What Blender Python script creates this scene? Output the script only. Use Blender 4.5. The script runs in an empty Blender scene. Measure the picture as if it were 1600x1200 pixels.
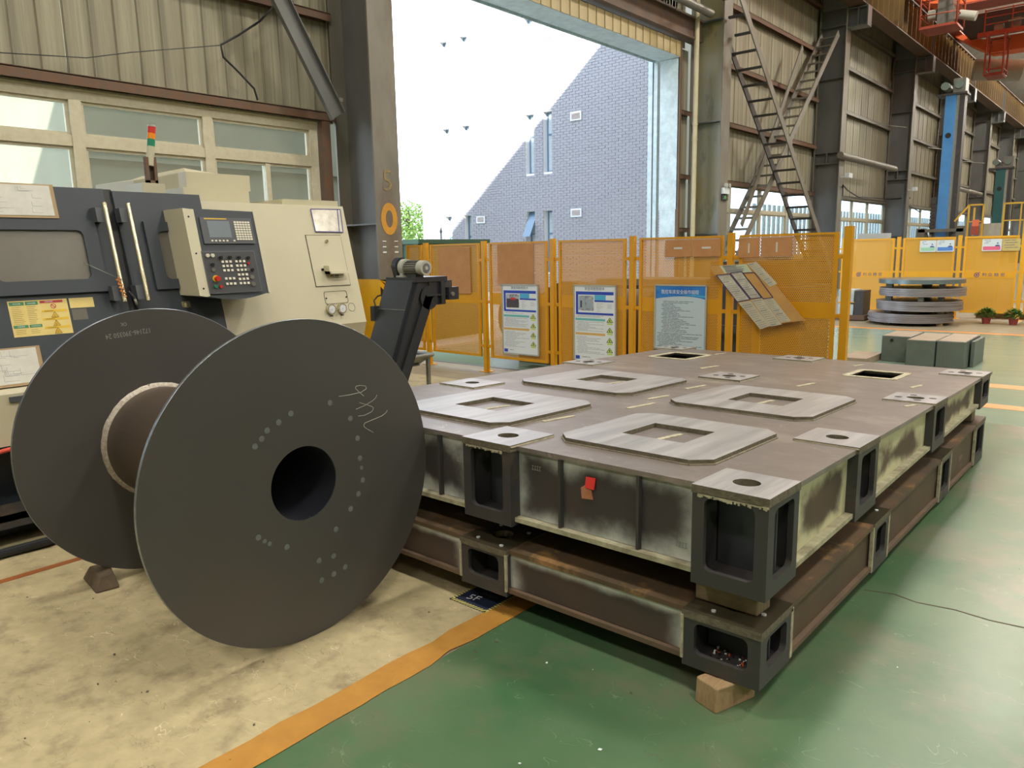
import bpy, math, random
from mathutils import Vector, Matrix
random.seed(7)
SC = bpy.context.scene
COL = SC.collection

# ------------------------------------------------------------------ camera
F_PX, PITCH, ROLL, YAW, CAM_H = 1169.25, math.radians(10.0046), math.radians(1.1025), math.radians(40.921), 1.6
_f = Vector((0, math.cos(PITCH), -math.sin(PITCH)))
_r = Vector((1, 0, 0))
_d = Vector((0, -math.sin(PITCH), -math.cos(PITCH)))
_c, _s = math.cos(ROLL), math.sin(ROLL)
_r2 = _r * _c + _d * _s
_d2 = _d * _c - _r * _s
_B = Matrix.Rotation(YAW, 3, 'Z')      # camera-yaw frame -> hall frame (Y runs along the wall)
rx, dy, fz = _B @ _r2, _B @ _d2, _B @ _f
cam = bpy.data.cameras.new('camera')
cam.sensor_fit = 'HORIZONTAL'; cam.sensor_width = 36
cam.lens = F_PX * 36 / 1600
cam.clip_start = 0.05; cam.clip_end = 400
camo = bpy.data.objects.new('camera', cam); COL.objects.link(camo)
m = Matrix((rx, -dy, -fz)).transposed().to_4x4()
m.translation = (0, 0, CAM_H)
camo.matrix_world = m
SC.camera = camo

# ------------------------------------------------------------------ exposure
vs = SC.view_settings
SC.display_settings.display_device = 'sRGB'
vs.view_transform = 'Standard'; vs.look = 'None'; vs.gamma = 1; vs.exposure = 0.0
vs.use_curve_mapping = False
try:
    SC.cycles.use_denoising = True
    SC.cycles.max_bounces = 8; SC.cycles.diffuse_bounces = 4; SC.cycles.glossy_bounces = 3
    SC.cycles.transparent_max_bounces = 24
    SC.cycles.sample_clamp_indirect = 6
    SC.cycles.caustics_reflective = False; SC.cycles.caustics_refractive = False
except Exception:
    pass

# ------------------------------------------------------------------ sky
w = bpy.data.worlds.new('world'); SC.world = w; w.use_nodes = True
bg = w.node_tree.nodes['Background']
bg.inputs[0].default_value = (0.76, 0.87, 1.0, 1)
bg.inputs[1].default_value = 5.5

# ------------------------------------------------------------------ sun (over the hall roof, lights the wall across the yard)
sd = bpy.data.lights.new('sun', 'SUN'); sd.energy = 24; sd.angle = math.radians(0.6); sd.color = (1, 0.95, 0.86)
so = bpy.data.objects.new('sun', sd); COL.objects.link(so)
so.rotation_euler = Vector((-1.0, 1.25, -0.8)).to_track_quat('-Z', 'Y').to_euler()
so.location = (20, -20, 30)

# ------------------------------------------------------------------ high-bay lamps under the roof
LAMP_W = 430
def lamp(x, y, z, e, sx=1.2, sy=1.2, col=(1.0, 0.92, 0.80)):
    l = bpy.data.lights.new('high_bay_lamp', 'AREA'); l.shape = 'RECTANGLE'; l.size = sx; l.size_y = sy
    l.energy = e; l.color = col
    o = bpy.data.objects.new('high_bay_lamp', l); COL.objects.link(o); o.location = (x, y, z)
for ly in (-7, 0.5, 8, 16):
    for lx in (-3.2, 3.5, 11): lamp(lx, ly, 11.2, LAMP_W)
for ly in (25, 36, 46, 57, 68):            # far high-bay lamps, made all-round points to brighten crane and walls
    for lx in (-2.5, 8):
        l = bpy.data.lights.new('hall_lamp', 'POINT'); l.energy = LAMP_W * 4.2; l.shadow_soft_size = .35; l.color = (1.0, .93, .82)
        o = bpy.data.objects.new('hall_lamp', l); COL.objects.link(o); o.location = (lx, ly + (.0 if lx > 0 else 1.5), 12.0)

# ================================================================== helpers
def lin(c):
    c = c / 255.0
    return c / 12.92 if c <= 0.04045 else ((c + 0.055) / 1.055) ** 2.4
def rgb(r, g, b): return (lin(r), lin(g), lin(b), 1)

MATS = {}
def mat(name, c1, c2=None, rough=0.6, metal=0.0, scale=6, stretch=(1, 1, 1), amt=0.5, bump=0.0, detail=5, c3=None, s3=1.2, t3=(0.55, 0.7), coat=0.0, spec=0.5, rv=0.0, scr=None, scrl=None):
    if name in MATS: return MATS[name]
    M = bpy.data.materials.new(name); M.use_nodes = True
    nt = M.node_tree; N = nt.nodes; L = nt.links
    b = N['Principled BSDF']
    b.inputs['Roughness'].default_value = rough; b.inputs['Metallic'].default_value = metal
    b.inputs['Specular IOR Level'].default_value = spec
    b.inputs['Coat Weight'].default_value = coat
    b.inputs['Base Color'].default_value = c1
    if c2 or c3 or bump:
        tc = N.new('ShaderNodeTexCoord'); mp = N.new('ShaderNodeMapping'); mp.inputs['Scale'].default_value = stretch
        L.new(tc.outputs['Object'], mp.inputs[0])
        n = N.new('ShaderNodeTexNoise'); n.inputs['Scale'].default_value = scale; n.inputs['Detail'].default_value = detail
        n.inputs['Roughness'].default_value = 0.62
        L.new(mp.outputs[0], n.inputs['Vector'])
        last = None
        if c2:
            r = N.new('ShaderNodeValToRGB'); r.color_ramp.elements[0].position = 0.5 - amt * 0.5; r.color_ramp.elements[1].position = 0.5 + amt * 0.5
            r.color_ramp.elements[0].color = c1; r.color_ramp.elements[1].color = c2
            L.new(n.outputs['Fac'], r.inputs[0]); last = r.outputs[0]
        if c3:
            n3 = N.new('ShaderNodeTexNoise'); n3.inputs['Scale'].default_value = s3; n3.inputs['Detail'].default_value = 6
            n3.inputs['Roughness'].default_value = 0.65
            L.new(mp.outputs[0], n3.inputs['Vector'])
            r3 = N.new('ShaderNodeMapRange'); r3.inputs[1].default_value = t3[0]; r3.inputs[2].default_value = t3[1]
            L.new(n3.outputs['Fac'], r3.inputs[0])
            mx = N.new('ShaderNodeMix'); mx.data_type = 'RGBA'
            L.new(r3.outputs[0], mx.inputs[0])
            if last: L.new(last, mx.inputs[6])
            else: mx.inputs[6].default_value = c1
            mx.inputs[7].default_value = c3; last = mx.outputs[2]
        for si, (sc_col, sseed, ssc) in enumerate(((scr, 0, 5.0), (scrl, 7, 3.2))):
            if not sc_col: continue
            mq = N.new('ShaderNodeMapping'); mq.inputs['Location'].default_value = (sseed, sseed * 1.7, 0); mq.inputs['Scale'].default_value = (1, 1.8, 1); mq.inputs['Rotation'].default_value = (0, 0, .6 + si); L.new(tc.outputs['Object'], mq.inputs[0])
            ns = N.new('ShaderNodeTexNoise'); ns.inputs['Scale'].default_value = ssc; ns.inputs['Detail'].default_value = 3; ns.inputs['Distortion'].default_value = 1.2; L.new(mq.outputs[0], ns.inputs['Vector'])
            a1 = N.new('ShaderNodeMath'); a1.operation = 'SUBTRACT'; a1.inputs[1].default_value = .5; L.new(ns.outputs['Fac'], a1.inputs[0])
            a2 = N.new('ShaderNodeMath'); a2.operation = 'ABSOLUTE'; L.new(a1.outputs[0], a2.inputs[0])
            a3 = N.new('ShaderNodeMapRange'); a3.inputs[1].default_value = .0015; a3.inputs[2].default_value = .005; a3.inputs[3].default_value = 1; a3.inputs[4].default_value = 0; L.new(a2.outputs[0], a3.inputs[0])
            nm = N.new('ShaderNodeTexNoise'); nm.inputs['Scale'].default_value = 7; nm.inputs['Detail'].default_value = 4; L.new(mq.outputs[0], nm.inputs['Vector'])
            a4 = N.new('ShaderNodeMapRange'); a4.inputs[1].default_value = .5; a4.inputs[2].default_value = .6; a4.inputs[4].default_value = .6; L.new(nm.outputs['Fac'], a4.inputs[0])
            a5 = N.new('ShaderNodeMath'); a5.operation = 'MULTIPLY'; L.new(a3.outputs[0], a5.inputs[0]); L.new(a4.outputs[0], a5.inputs[1])
            ms = N.new('ShaderNodeMix'); ms.data_type = 'RGBA'; L.new(a5.outputs[0], ms.inputs[0]); L.new(last, ms.inputs[6]); ms.inputs[7].default_value = sc_col; last = ms.outputs[2]
        if last: L.new(last, b.inputs['Base Color'])
        if rv:
            rr = N.new('ShaderNodeMapRange'); rr.inputs[3].default_value = rough - rv; rr.inputs[4].default_value = rough + rv
            L.new(n.outputs['Fac'], rr.inputs[0]); L.new(rr.outputs[0], b.inputs['Roughness'])
        if bump:
            bp = N.new('ShaderNodeBump'); bp.inputs['Strength'].default_value = bump; bp.inputs['Distance'].default_value = 0.01
            L.new(n.outputs['Fac'], bp.inputs['Height']); L.new(bp.outputs[0], b.inputs['Normal'])
    MATS[name] = M
    return M

def tag(o, label=None, cat=None, group=None, kind=None):
    if label: o['label'] = label
    if cat: o['category'] = cat
    if group: o['group'] = group
    if kind: o['kind'] = kind
    return o

class MB:
    def __init__(s): s.v = []; s.f = []; s.mi = []; s.smooth = []; s.uv = None
    def add(s, vs_, fs, mi=0, sm=False):
        o = len(s.v); s.v += [tuple(v) for v in vs_]
        for f in fs: s.f.append(tuple(i + o for i in f)); s.mi.append(mi); s.smooth.append(sm)
    def box(s, x0, x1, y0, y1, z0, z1, mi=0):
        s.hexa([(x0, y0, z0), (x1, y0, z0), (x1, y1, z0), (x0, y1, z0), (x0, y0, z1), (x1, y0, z1), (x1, y1, z1), (x0, y1, z1)], mi)
        return s
    def hexa(s, p, mi=0):
        s.add(p, [(0, 3, 2, 1), (4, 5, 6, 7), (0, 1, 5, 4), (1, 2, 6, 5), (2, 3, 7, 6), (3, 0, 4, 7)], mi); return s
    def vbox(s, x0, x1, y0, y1, zl, zh, mi=0):     # floor and lid follow z(y)
        a, b, c, d = zl(y0), zl(y1), zh(y0), zh(y1)
        return s.hexa([(x0, y0, a), (x1, y0, a), (x1, y1, b), (x0, y1, b), (x0, y0, c), (x1, y0, c), (x1, y1, d), (x0, y1, d)], mi)
    def prism(s, pts, ext, mi=0, sm=False):        # 3D polygon pts pushed along vector ext
        n = len(pts); e = Vector(ext)
        a = [Vector(p) for p in pts]; b = [p + e for p in a]
        s.add(a + b, [tuple(range(n - 1, -1, -1)), tuple(range(n, 2 * n))], mi)
        s.add(a + b, [(i, (i + 1) % n, n + (i + 1) % n, n + i) for i in range(n)], mi, sm)
        return s
    def cyl(s, p0, p1, r, n=16, r1=None, mi=0, caps=True, sm=True):
        p0 = Vector(p0); p1 = Vector(p1); d = (p1 - p0).normalized(); r1 = r if r1 is None else r1
        u = d.orthogonal().normalized(); v = d.cross(u)
        A = [p0 + (u * math.cos(t) + v * math.sin(t)) * r for t in [2 * math.pi * i / n for i in range(n)]]
        B = [p1 + (u * math.cos(t) + v * math.sin(t)) * r1 for t in [2 * math.pi * i / n for i in range(n)]]
        s.add(A + B, [(i, (i + 1) % n, n + (i + 1) % n, n + i) for i in range(n)], mi, sm)
        if caps: s.add(A + B, [tuple(range(n - 1, -1, -1)), tuple(range(n, 2 * n))], mi)
        return s
    def beam(s, p0, p1, w_, h_, up=(0, 0, 1), mi=0):
        p0 = Vector(p0); p1 = Vector(p1); d = (p1 - p0).normalized(); u = Vector(up)
        side = d.cross(u).normalized(); u = side.cross(d).normalized()
        a = side * w_ / 2; b = u * h_ / 2
        return s.hexa([p0 - a - b, p0 + a - b, p1 + a - b, p1 - a - b, p0 - a + b, p0 + a + b, p1 + a + b, p1 - a + b], mi)
    def tube(s, pts, r, n=8, mi=0):
        pts = [Vector(p) for p in pts]; rings = []
        u = None
        for i, p in enumerate(pts):
            d = (pts[min(i + 1, len(pts) - 1)] - pts[max(i - 1, 0)]).normalized()
            if u is None: u = d.orthogonal().normalized()
            else: u = (u - d * u.dot(d)).normalized()
            v = d.cross(u)
            rings.append([p + (u * math.cos(t) + v * math.sin(t)) * r for t in [2 * math.pi * k / n for k in range(n)]])
        V = [q for rr in rings for q in rr]; Fc = []
        for i in range(len(rings) - 1):
            for k in range(n): Fc.append((i * n + k, i * n + (k + 1) % n, (i + 1) * n + (k + 1) % n, (i + 1) * n + k))
        s.add(V, Fc, mi, True)
        s.add(V, [tuple(range(n - 1, -1, -1)), tuple(range(len(V) - n, len(V)))], mi)
        return s
    def lathe(s, c, axis, prof, n=32, mi=0, sm=True):   # prof: (along, radius)
        c = Vector(c); d = Vector(axis).normalized(); u = d.orthogonal().normalized(); v = d.cross(u); k = len(prof)
        V = []
        for j in range(n):
            t = 2 * math.pi * j / n; e = u * math.cos(t) + v * math.sin(t)
            V += [c + d * a + e * r for a, r in prof]
        s.add(V, [(j * k + i, ((j + 1) % n) * k + i, ((j + 1) % n) * k + i + 1, j * k + i + 1) for j in range(n) for i in range(k - 1)], mi, sm)
        return s
    def ring(s, outer, inner, c2, fmap, t, mi=0, mi_in=None, n=72):
        # plate with a hole: outer / inner are 2D outlines round c2, fmap(u, v, w) -> 3D, thickness t (w from 0 down to -t)
        def hit(poly, a):
            dx, dy_ = math.cos(a), math.sin(a); best = None
            for i in range(len(poly)):
                x1, y1 = poly[i][0] - c2[0], poly[i][1] - c2[1]; x2, y2 = poly[(i + 1) % len(poly)][0] - c2[0], poly[(i + 1) % len(poly)][1] - c2[1]
                ex, ey = x2 - x1, y2 - y1; den = dx * ey - dy_ * ex
                if abs(den) < 1e-12: continue
                k = (x1 * ey - y1 * ex) / den; q = (x1 * dy_ - y1 * dx) / den
                if k > 0 and -1e-6 <= q <= 1 + 1e-6: best = k if best is None else min(best, k)
            return (c2[0] + dx * best, c2[1] + dy_ * best)
        ang = {round(2 * math.pi * i / n, 5) for i in range(n)} if max(len(outer), len(inner)) > 20 else set()
        for P in (outer, inner):
            for p in P: ang.add(round(math.atan2(p[1] - c2[1], p[0] - c2[0]) % (2 * math.pi), 5))
        ang = sorted(ang); kk = len(ang)
        O = [hit(outer, a) for a in ang]; I = [hit(inner, a) for a in ang]
        V = [fmap(p[0], p[1], 0) for p in O] + [fmap(p[0], p[1], 0) for p in I] + [fmap(p[0], p[1], -t) for p in O] + [fmap(p[0], p[1], -t) for p in I]
        q = lambda i: (i + 1) % kk
        s.add(V, [(i, q(i), kk + q(i), kk + i) for i in range(kk)] + [(2 * kk + i, 3 * kk + i, 3 * kk + q(i), 2 * kk + q(i)) for i in range(kk)], mi)
        me = mi if mi_in is None else mi_in
        s.add(V, [(i, 2 * kk + i, 2 * kk + q(i), q(i)) for i in range(kk)], me)
        s.add(V, [(kk + i, kk + q(i), 3 * kk + q(i), 3 * kk + i) for i in range(kk)], me)
        return s
    def build(s, name, material, parent=None, uvf=None, rec=True):
        me = bpy.data.meshes.new(name); me.from_pydata(s.v, [], s.f)
        ms = material if isinstance(material, (list, tuple)) else [material]
        for q in ms: me.materials.append(q)
        me.polygons.foreach_set('material_index', s.mi); me.polygons.foreach_set('use_smooth', s.smooth)
        if rec:
            import bmesh
            bm = bmesh.new(); bm.from_mesh(me); bmesh.ops.remove_doubles(bm, verts=bm.verts, dist=1e-6)
            bmesh.ops.recalc_face_normals(bm, faces=bm.faces)
            if any(s.smooth):
                for e in bm.edges:
                    if len(e.link_faces) == 2 and e.calc_face_angle(0) > 0.6: e.smooth = False
            bm.to_mesh(me); bm.free()
        if uvf:
            uv = me.uv_layers.new(name='UVMap')
            for lp in me.loops: uv.data[lp.index].uv = uvf(me.vertices[lp.vertex_index].co)
        o = bpy.data.objects.new(name, me); COL.objects.link(o)
        if parent: o.parent = parent
        return o

def empty(name, loc=(0, 0, 0), label=None, cat=None, group=None, kind=None):
    o = bpy.data.objects.new(name, None); COL.objects.link(o); o.empty_display_size = 0.1
    BASE[o.name] = Vector(loc)
    return tag(o, label, cat, group, kind)
BASE = {}
def rebase():           # put each Empty at its thing's base; the parts keep their place
    for n_, p in BASE.items():
        o = bpy.data.objects[n_]
        if p.length == 0: continue
        o.location = p
        for ch in o.children: ch.location = Vector(ch.location) - p

def copy_tree(o, parent=None):
    c = o.copy(); COL.objects.link(c)
    if parent: c.parent = parent
    for ch in list(o.children): copy_tree(ch, c)
    return c

def text(body, size, m4, material, parent=None, name='lettering', align='CENTER', ext=0.0, sx=1.0):
    cu = bpy.data.curves.new('t', 'FONT'); cu.body = body; cu.size = size; cu.align_x = align; cu.align_y = 'CENTER'; cu.extrude = ext
    cu.resolution_u = 2
    to = bpy.data.objects.new('t', cu); COL.objects.link(to)
    dg = bpy.context.evaluated_depsgraph_get(); dg.update()
    me = bpy.data.meshes.new_from_object(to.evaluated_get(dg))
    bpy.data.objects.remove(to)
    me.transform(m4 @ Matrix.Diagonal((sx, 1, 1, 1)))
    me.materials.clear(); me.materials.append(material)
    o = bpy.data.objects.new(name, me); COL.objects.link(o)
    if parent: o.parent = parent
    return o
def face_negY(x, y, z):      # readable from -Y
    return Matrix.Translation((x, y, z)) @ Matrix.Rotation(math.pi / 2, 4, 'X')
def face_posX(x, y, z, lean=0.0):
    return Matrix.Translation((x, y, z)) @ Matrix.Rotation(math.pi / 2, 4, 'Z') @ Matrix.Rotation(math.pi / 2 - lean, 4, 'X')

def circ(cx, cy, r, n=40, a0=0): return [(cx + r * math.cos(a0 + 2 * math.pi * i / n), cy + r * math.sin(a0 + 2 * math.pi * i / n)) for i in range(n)]
def rect(x0, x1, y0, y1): return [(x0, y0), (x1, y0), (x1, y1), (x0, y1)]
def rrect(x0, x1, y0, y1, r, k=5):
    P = []
    for cx, cy, a in ((x1 - r, y0 + r, -math.pi / 2), (x1 - r, y1 - r, 0), (x0 + r, y1 - r, math.pi / 2), (x0 + r, y0 + r, math.pi)):
        for i in range(k + 1): P.append((cx + r * math.cos(a + math.pi / 2 * i / k), cy + r * math.sin(a + math.pi / 2 * i / k)))
    return P

# ================================================================== materials
M_beige = mat('beige_epoxy', rgb(168, 157, 124), rgb(184, 172, 136), rough=0.5, scale=14, amt=0.3, detail=12, c3=rgb(132, 120, 96), s3=5.5, t3=(0.5, 0.72), rv=0.12, scr=rgb(96, 86, 66), scrl=rgb(226, 216, 188))
M_green = mat('green_epoxy', rgb(60, 98, 66), rgb(90, 116, 86), rough=0.32, scale=1.1, amt=0.3, detail=9, c3=rgb(118, 112, 94), s3=0.9, t3=(0.48, 0.68), rv=0.1, scr=rgb(84, 92, 74), scrl=rgb(126, 148, 118))
M_concrete = mat('hall_concrete', rgb(158, 146, 122), rgb(126, 116, 96), rough=0.55, scale=3, stretch=(0.6, 3, 1), amt=0.4, detail=8)
M_yline = mat('yellow_line_paint', rgb(186, 138, 66), rgb(168, 122, 58), rough=0.45, scale=12, amt=0.4, c3=rgb(120, 92, 50), s3=16, t3=(0.66, 0.72))
M_oline = mat('orange_line_paint', rgb(226, 150, 76), rgb(206, 132, 66), rough=0.45, scale=9)
M_brownline = mat('brown_line_paint', rgb(160, 96, 52), rgb(138, 84, 48), rough=0.5, scale=12)
M_sheet = mat('wall_sheet_paint', rgb(128, 124, 106), rgb(164, 160, 138), rough=0.55, scale=7, stretch=(1, 1.6, 0.06), amt=0.35, detail=7, c3=rgb(98, 95, 84), s3=1.6, t3=(0.55, 0.8))
M_sheet2 = mat('header_sheet_paint', rgb(186, 170, 126), rgb(158, 142, 104), rough=0.55, scale=5, stretch=(1, 1, 0.15), amt=0.5, detail=6)
M_seam = mat('dark_seam_paint', rgb(92, 86, 70), rgb(70, 64, 52), rough=0.7, scale=8)  # dark tone for joints, cracks and small tags
M_col = mat('column_grey_paint', rgb(124, 121, 110), rgb(104, 101, 92), rough=0.55, scale=3, stretch=(1, 1, 0.4), amt=0.5, detail=8, c3=rgb(96, 78, 62), s3=1.2, t3=(0.55, 0.75))
M_col_dk = mat('column_slate_paint', rgb(108, 110, 110), rgb(88, 90, 90), rough=0.45, scale=2, stretch=(1, 1, 0.4), amt=0.5, detail=7)
M_col_stain_lit = mat('column_stain_doorlight', rgb(146, 152, 146), rgb(150, 138, 96), rough=0.35, scale=1.3, stretch=(1, 1, 0.35), amt=0.35, detail=7, c3=rgb(76, 70, 54), s3=1.8, t3=(0.55, 0.75))  # brown stains, plus doorway light painted in as pale grey-blue
M_rust = mat('rusty_steel', rgb(112, 80, 60), rgb(92, 80, 68), rough=0.7, scale=7, amt=0.4, detail=8)
M_rustdk = mat('dark_rusty_girder', rgb(104, 78, 60), rgb(74, 64, 56), rough=0.65, scale=3, amt=0.5, detail=8)
M_girder = mat('girder_lamplit_ochre', rgb(142, 116, 70), rgb(92, 76, 52), rough=0.55, scale=2, stretch=(1, 1, 0.3), amt=0.5, detail=7)  # ochre carries the yellow lamplight on web and ribs
M_frame = mat('window_frame_paint', rgb(202, 198, 178), rgb(184, 178, 154), rough=0.5, scale=14, amt=0.5, c3=rgb(112, 90, 66), s3=18, t3=(0.68, 0.74))
M_steel = mat('mill_steel', rgb(80, 80, 80), rgb(86, 84, 82), rough=0.45, metal=0.3, scale=1.6, amt=0.8, detail=7, spec=0.4, rv=0.06, c3=rgb(88, 80, 74), s3=1.1, t3=(0.5, 0.85))
M_steel_cut = mat('cut_steel_edge', rgb(150, 160, 170), rgb(110, 116, 122), rough=0.35, metal=0.8, scale=30)
M_drum = mat('drum_steel', rgb(108, 96, 84), rgb(90, 80, 72), rough=0.42, metal=0.6, scale=2.5, stretch=(0.3, 1, 1), amt=0.6, detail=7)
M_weld = mat('weld_bead', rgb(186, 180, 170), rgb(128, 120, 108), rough=0.45, metal=0.5, scale=60, bump=0.5)
M_weldprimer = mat('pale_weld_splatter', rgb(196, 192, 164), rgb(132, 124, 106), rough=0.7, scale=30, amt=0.5, bump=0.4)
M_bead = mat('grey_bead', rgb(150, 144, 126), rgb(112, 104, 92), rough=.6, scale=30, amt=.4)
M_deck = mat('deck_plate', rgb(138, 131, 128), rgb(122, 115, 111), rough=0.36, metal=0.35, scale=2.2, stretch=(1, 1.6, 1), amt=0.5, detail=8, c3=rgb(158, 151, 145), s3=2.6, t3=(0.52, 0.75), rv=0.08, scr=rgb(96, 88, 82), scrl=rgb(176, 170, 162))
M_mach = mat('machined_plate', rgb(158, 159, 162), rgb(184, 184, 186), rough=0.36, metal=0.4, scale=4, stretch=(4, 0.3, 1), amt=0.25, detail=5, c3=rgb(142, 142, 142), s3=3, t3=(0.55, 0.75), rv=.08)
M_mach_edge = mat('flame_cut_edge', rgb(120, 114, 96), rgb(86, 80, 66), rough=0.7, metal=0.2, scale=40, bump=0.6)
M_cast = mat('dark_casting', rgb(66, 67, 71), rgb(78, 73, 71), rough=0.5, metal=0.35, scale=5, amt=0.5, detail=7, c3=rgb(104, 92, 80), s3=4, t3=(0.58, 0.75))
M_castin = mat('casting_pocket', rgb(70, 76, 84), rgb(58, 60, 64), rough=0.5, metal=0.3, scale=4)
M_rustdeck = mat('rusty_deck', rgb(108, 86, 62), rgb(76, 66, 54), rough=0.6, metal=0.1, scale=3, amt=0.35, detail=9, c3=rgb(158, 122, 78), s3=5, t3=(0.58, 0.7))
M_olive = mat('oiled_plate', rgb(92, 86, 68), rgb(74, 68, 54), rough=0.35, metal=0.5, scale=4)
M_wood = mat('pale_timber', rgb(178, 152, 116), rgb(146, 120, 88), rough=0.75, scale=26, stretch=(6, 0.6, 1), amt=0.5, detail=6, bump=0.3, c3=rgb(130, 102, 74), s3=7, t3=(0.6, 0.75))
M_wooddk = mat('dirty_timber', rgb(150, 136, 110), rgb(112, 100, 80), rough=0.8, scale=22, stretch=(0.6, 6, 1), amt=0.5, detail=6, bump=0.3)
M_orange = mat('safety_orange_paint', rgb(212, 154, 22), rgb(200, 142, 20), rough=0.4, scale=5, amt=0.6, spec=0.4)
M_orange2 = mat('amber_paint', rgb(246, 186, 50), rgb(236, 174, 42), rough=0.4, scale=5, amt=0.6)
M_cardb = mat('tan_board', rgb(190, 140, 92), rgb(172, 122, 78), rough=0.8, scale=7, amt=0.5)
M_cardb2 = mat('cardboard', rgb(196, 152, 88), rgb(180, 138, 78), rough=0.8, scale=9, amt=0.5)
M_white = mat('white_board_print', rgb(216, 224, 230), rough=0.35)
M_paper = mat('white_paper', rgb(206, 206, 200), rgb(186, 186, 180), rough=0.6, scale=12)
M_plastic = mat('glossy_sleeve', rgb(206, 204, 192), rgb(176, 172, 156), rough=0.15, scale=14, amt=0.3)
M_blue = mat('print_blue', rgb(32, 66, 178), rough=0.4)
M_blue2 = mat('print_header_blue', rgb(24, 92, 186), rgb(60, 140, 214), rough=0.3, scale=4, stretch=(1, 1, 3), amt=0.4)
M_pale = mat('print_pale_blue', rgb(178, 200, 214), rgb(190, 206, 216), rough=0.35, scale=3)
M_cyan = mat('print_cyan', rgb(70, 170, 214), rough=0.4)
M_teal = mat('print_teal', rgb(104, 182, 184), rough=0.4)
M_gold = mat('print_gold', rgb(206, 168, 92), rough=0.5)
M_ink = mat('print_ink', rgb(60, 66, 78), rough=0.6)
M_ink_l = mat('print_pale_ink', rgb(120, 128, 140), rough=0.6)
M_lime = mat('print_lime', rgb(190, 214, 70), rough=0.5)
M_black = mat('black_plastic', rgb(28, 30, 34), rough=0.4)
M_photo = mat('print_photo', rgb(96, 104, 116), rgb(190, 196, 202), rough=0.4, scale=24, amt=0.3)
M_navy = mat('machine_charcoal', rgb(58, 66, 74), rgb(52, 59, 66), rough=0.4, scale=4, amt=0.7, spec=0.4)
M_navy2 = mat('machine_dark_charcoal', rgb(44, 50, 58), rough=0.4)
M_cream = mat('machine_cream', rgb(192, 188, 164), rgb(184, 180, 156), rough=0.42, scale=3, amt=0.7)
M_glass_dk = mat('smoked_window', rgb(104, 102, 92), rgb(90, 88, 80), rough=0.3, scale=3, amt=0.6)
M_chrome = mat('brushed_bar', rgb(214, 208, 180), rough=0.25, metal=0.9)
M_grey = mat('panel_grey', rgb(74, 78, 84), rough=0.45)
M_screen = mat('unlit_screen', rgb(124, 134, 142), rgb(112, 122, 132), rough=0.2, scale=3)
M_key = mat('key_white', rgb(214, 212, 196), rough=0.4)
M_red = mat('signal_red', rgb(196, 44, 40), rough=0.35)
M_green_s = mat('signal_green', rgb(30, 130, 96), rough=0.35)
M_amber = mat('signal_amber', rgb(232, 140, 30), rough=0.35)
M_silver = mat('grey_metal', rgb(132, 132, 126), rgb(110, 110, 104), rough=0.45, metal=0.4, scale=8)
M_lightgrey = mat('light_grey_cast', rgb(176, 178, 168), rgb(156, 158, 148), rough=0.45, scale=8)
M_yel_st = mat('sticker_yellow', rgb(216, 200, 128), rgb(206, 184, 112), rough=0.45, scale=9)
M_yel2 = mat('sticker_gold', rgb(214, 178, 50), rough=0.45)
M_grn_st = mat('sticker_green', rgb(66, 130, 88), rough=0.45)
M_red_st = mat('sticker_red', rgb(176, 50, 56), rough=0.45)
M_tan = mat('board_tan', rgb(172, 150, 112), rgb(150, 128, 98), rough=0.7, scale=6)
M_crane = mat('crane_orange', rgb(250, 126, 78), rgb(244, 116, 68), rough=0.4, scale=1.5)
M_crane2 = mat('crane_red_oxide', rgb(168, 76, 52), rgb(140, 62, 46), rough=0.5, scale=6)
M_mast = mat('mast_blue', rgb(84, 156, 228), rgb(72, 142, 214), rough=0.35, scale=2)
M_mast2 = mat('mast_teal', rgb(48, 104, 104), rgb(40, 88, 90), rough=0.4, scale=2)
M_pale_pipe = mat('pvc_pipe', rgb(198, 190, 160), rgb(184, 174, 142), rough=0.4, scale=4)
M_trimw = mat('door_flashing', rgb(198, 214, 220), rgb(168, 182, 190), rough=0.45, scale=6, amt=0.4)
M_brick = mat('grey_brick', rgb(150, 150, 158), rgb(134, 134, 146), rough=0.8, scale=9, amt=0.6)
M_mortar = mat('pale_mortar', rgb(214, 214, 214), rough=0.9)
M_bframe = mat('blue_grey_window_frame', rgb(96, 122, 146), rough=0.4)
M_neigh = mat('neighbour_render', rgb(122, 124, 106), rgb(108, 110, 94), rough=0.8, scale=1)
M_skipgreen = mat('skip_green', rgb(40, 74, 56), rgb(56, 84, 64), rough=0.6, scale=3)
M_leaf = mat('leaf_green', rgb(58, 104, 44), rgb(98, 140, 60), rough=0.6, scale=14)
M_treeleaf = mat('tree_leaf', rgb(150, 176, 84), rgb(104, 142, 60), rough=0.6, scale=3)
M_pot = mat('pot_red', rgb(164, 74, 72), rough=0.5)
M_bark = mat('bark', rgb(96, 84, 66), rough=0.9)
M_yard = mat('yard_concrete', rgb(182, 180, 170), rgb(164, 160, 150), rough=0.8, scale=1)
M_roof = mat('roof_underside', rgb(134, 130, 118), rgb(112, 108, 98), rough=0.7, scale=2)
M_chalk = mat('chalk', rgb(150, 150, 146), rough=0.9)
M_chalkdot = mat('chalk_dot', rgb(106, 112, 112), rgb(96, 100, 100), rough=0.9, scale=40)
M_conv = mat('conveyor_black', rgb(44, 48, 54), rgb(38, 41, 46), rough=0.38, scale=5, amt=0.6)
M_stack = mat('disc_steel', rgb(160, 158, 164), rgb(128, 122, 126), rough=0.4, metal=0.4, scale=2, stretch=(1, 1, 8), amt=0.6)
M_block = mat('grey_green_block', rgb(104, 114, 108), rgb(86, 94, 90), rough=0.45, metal=0.15, scale=5, amt=0.5)
M_blocktop = mat('block_top', rgb(166, 150, 130), rgb(146, 128, 110), rough=0.5, scale=5)
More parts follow.
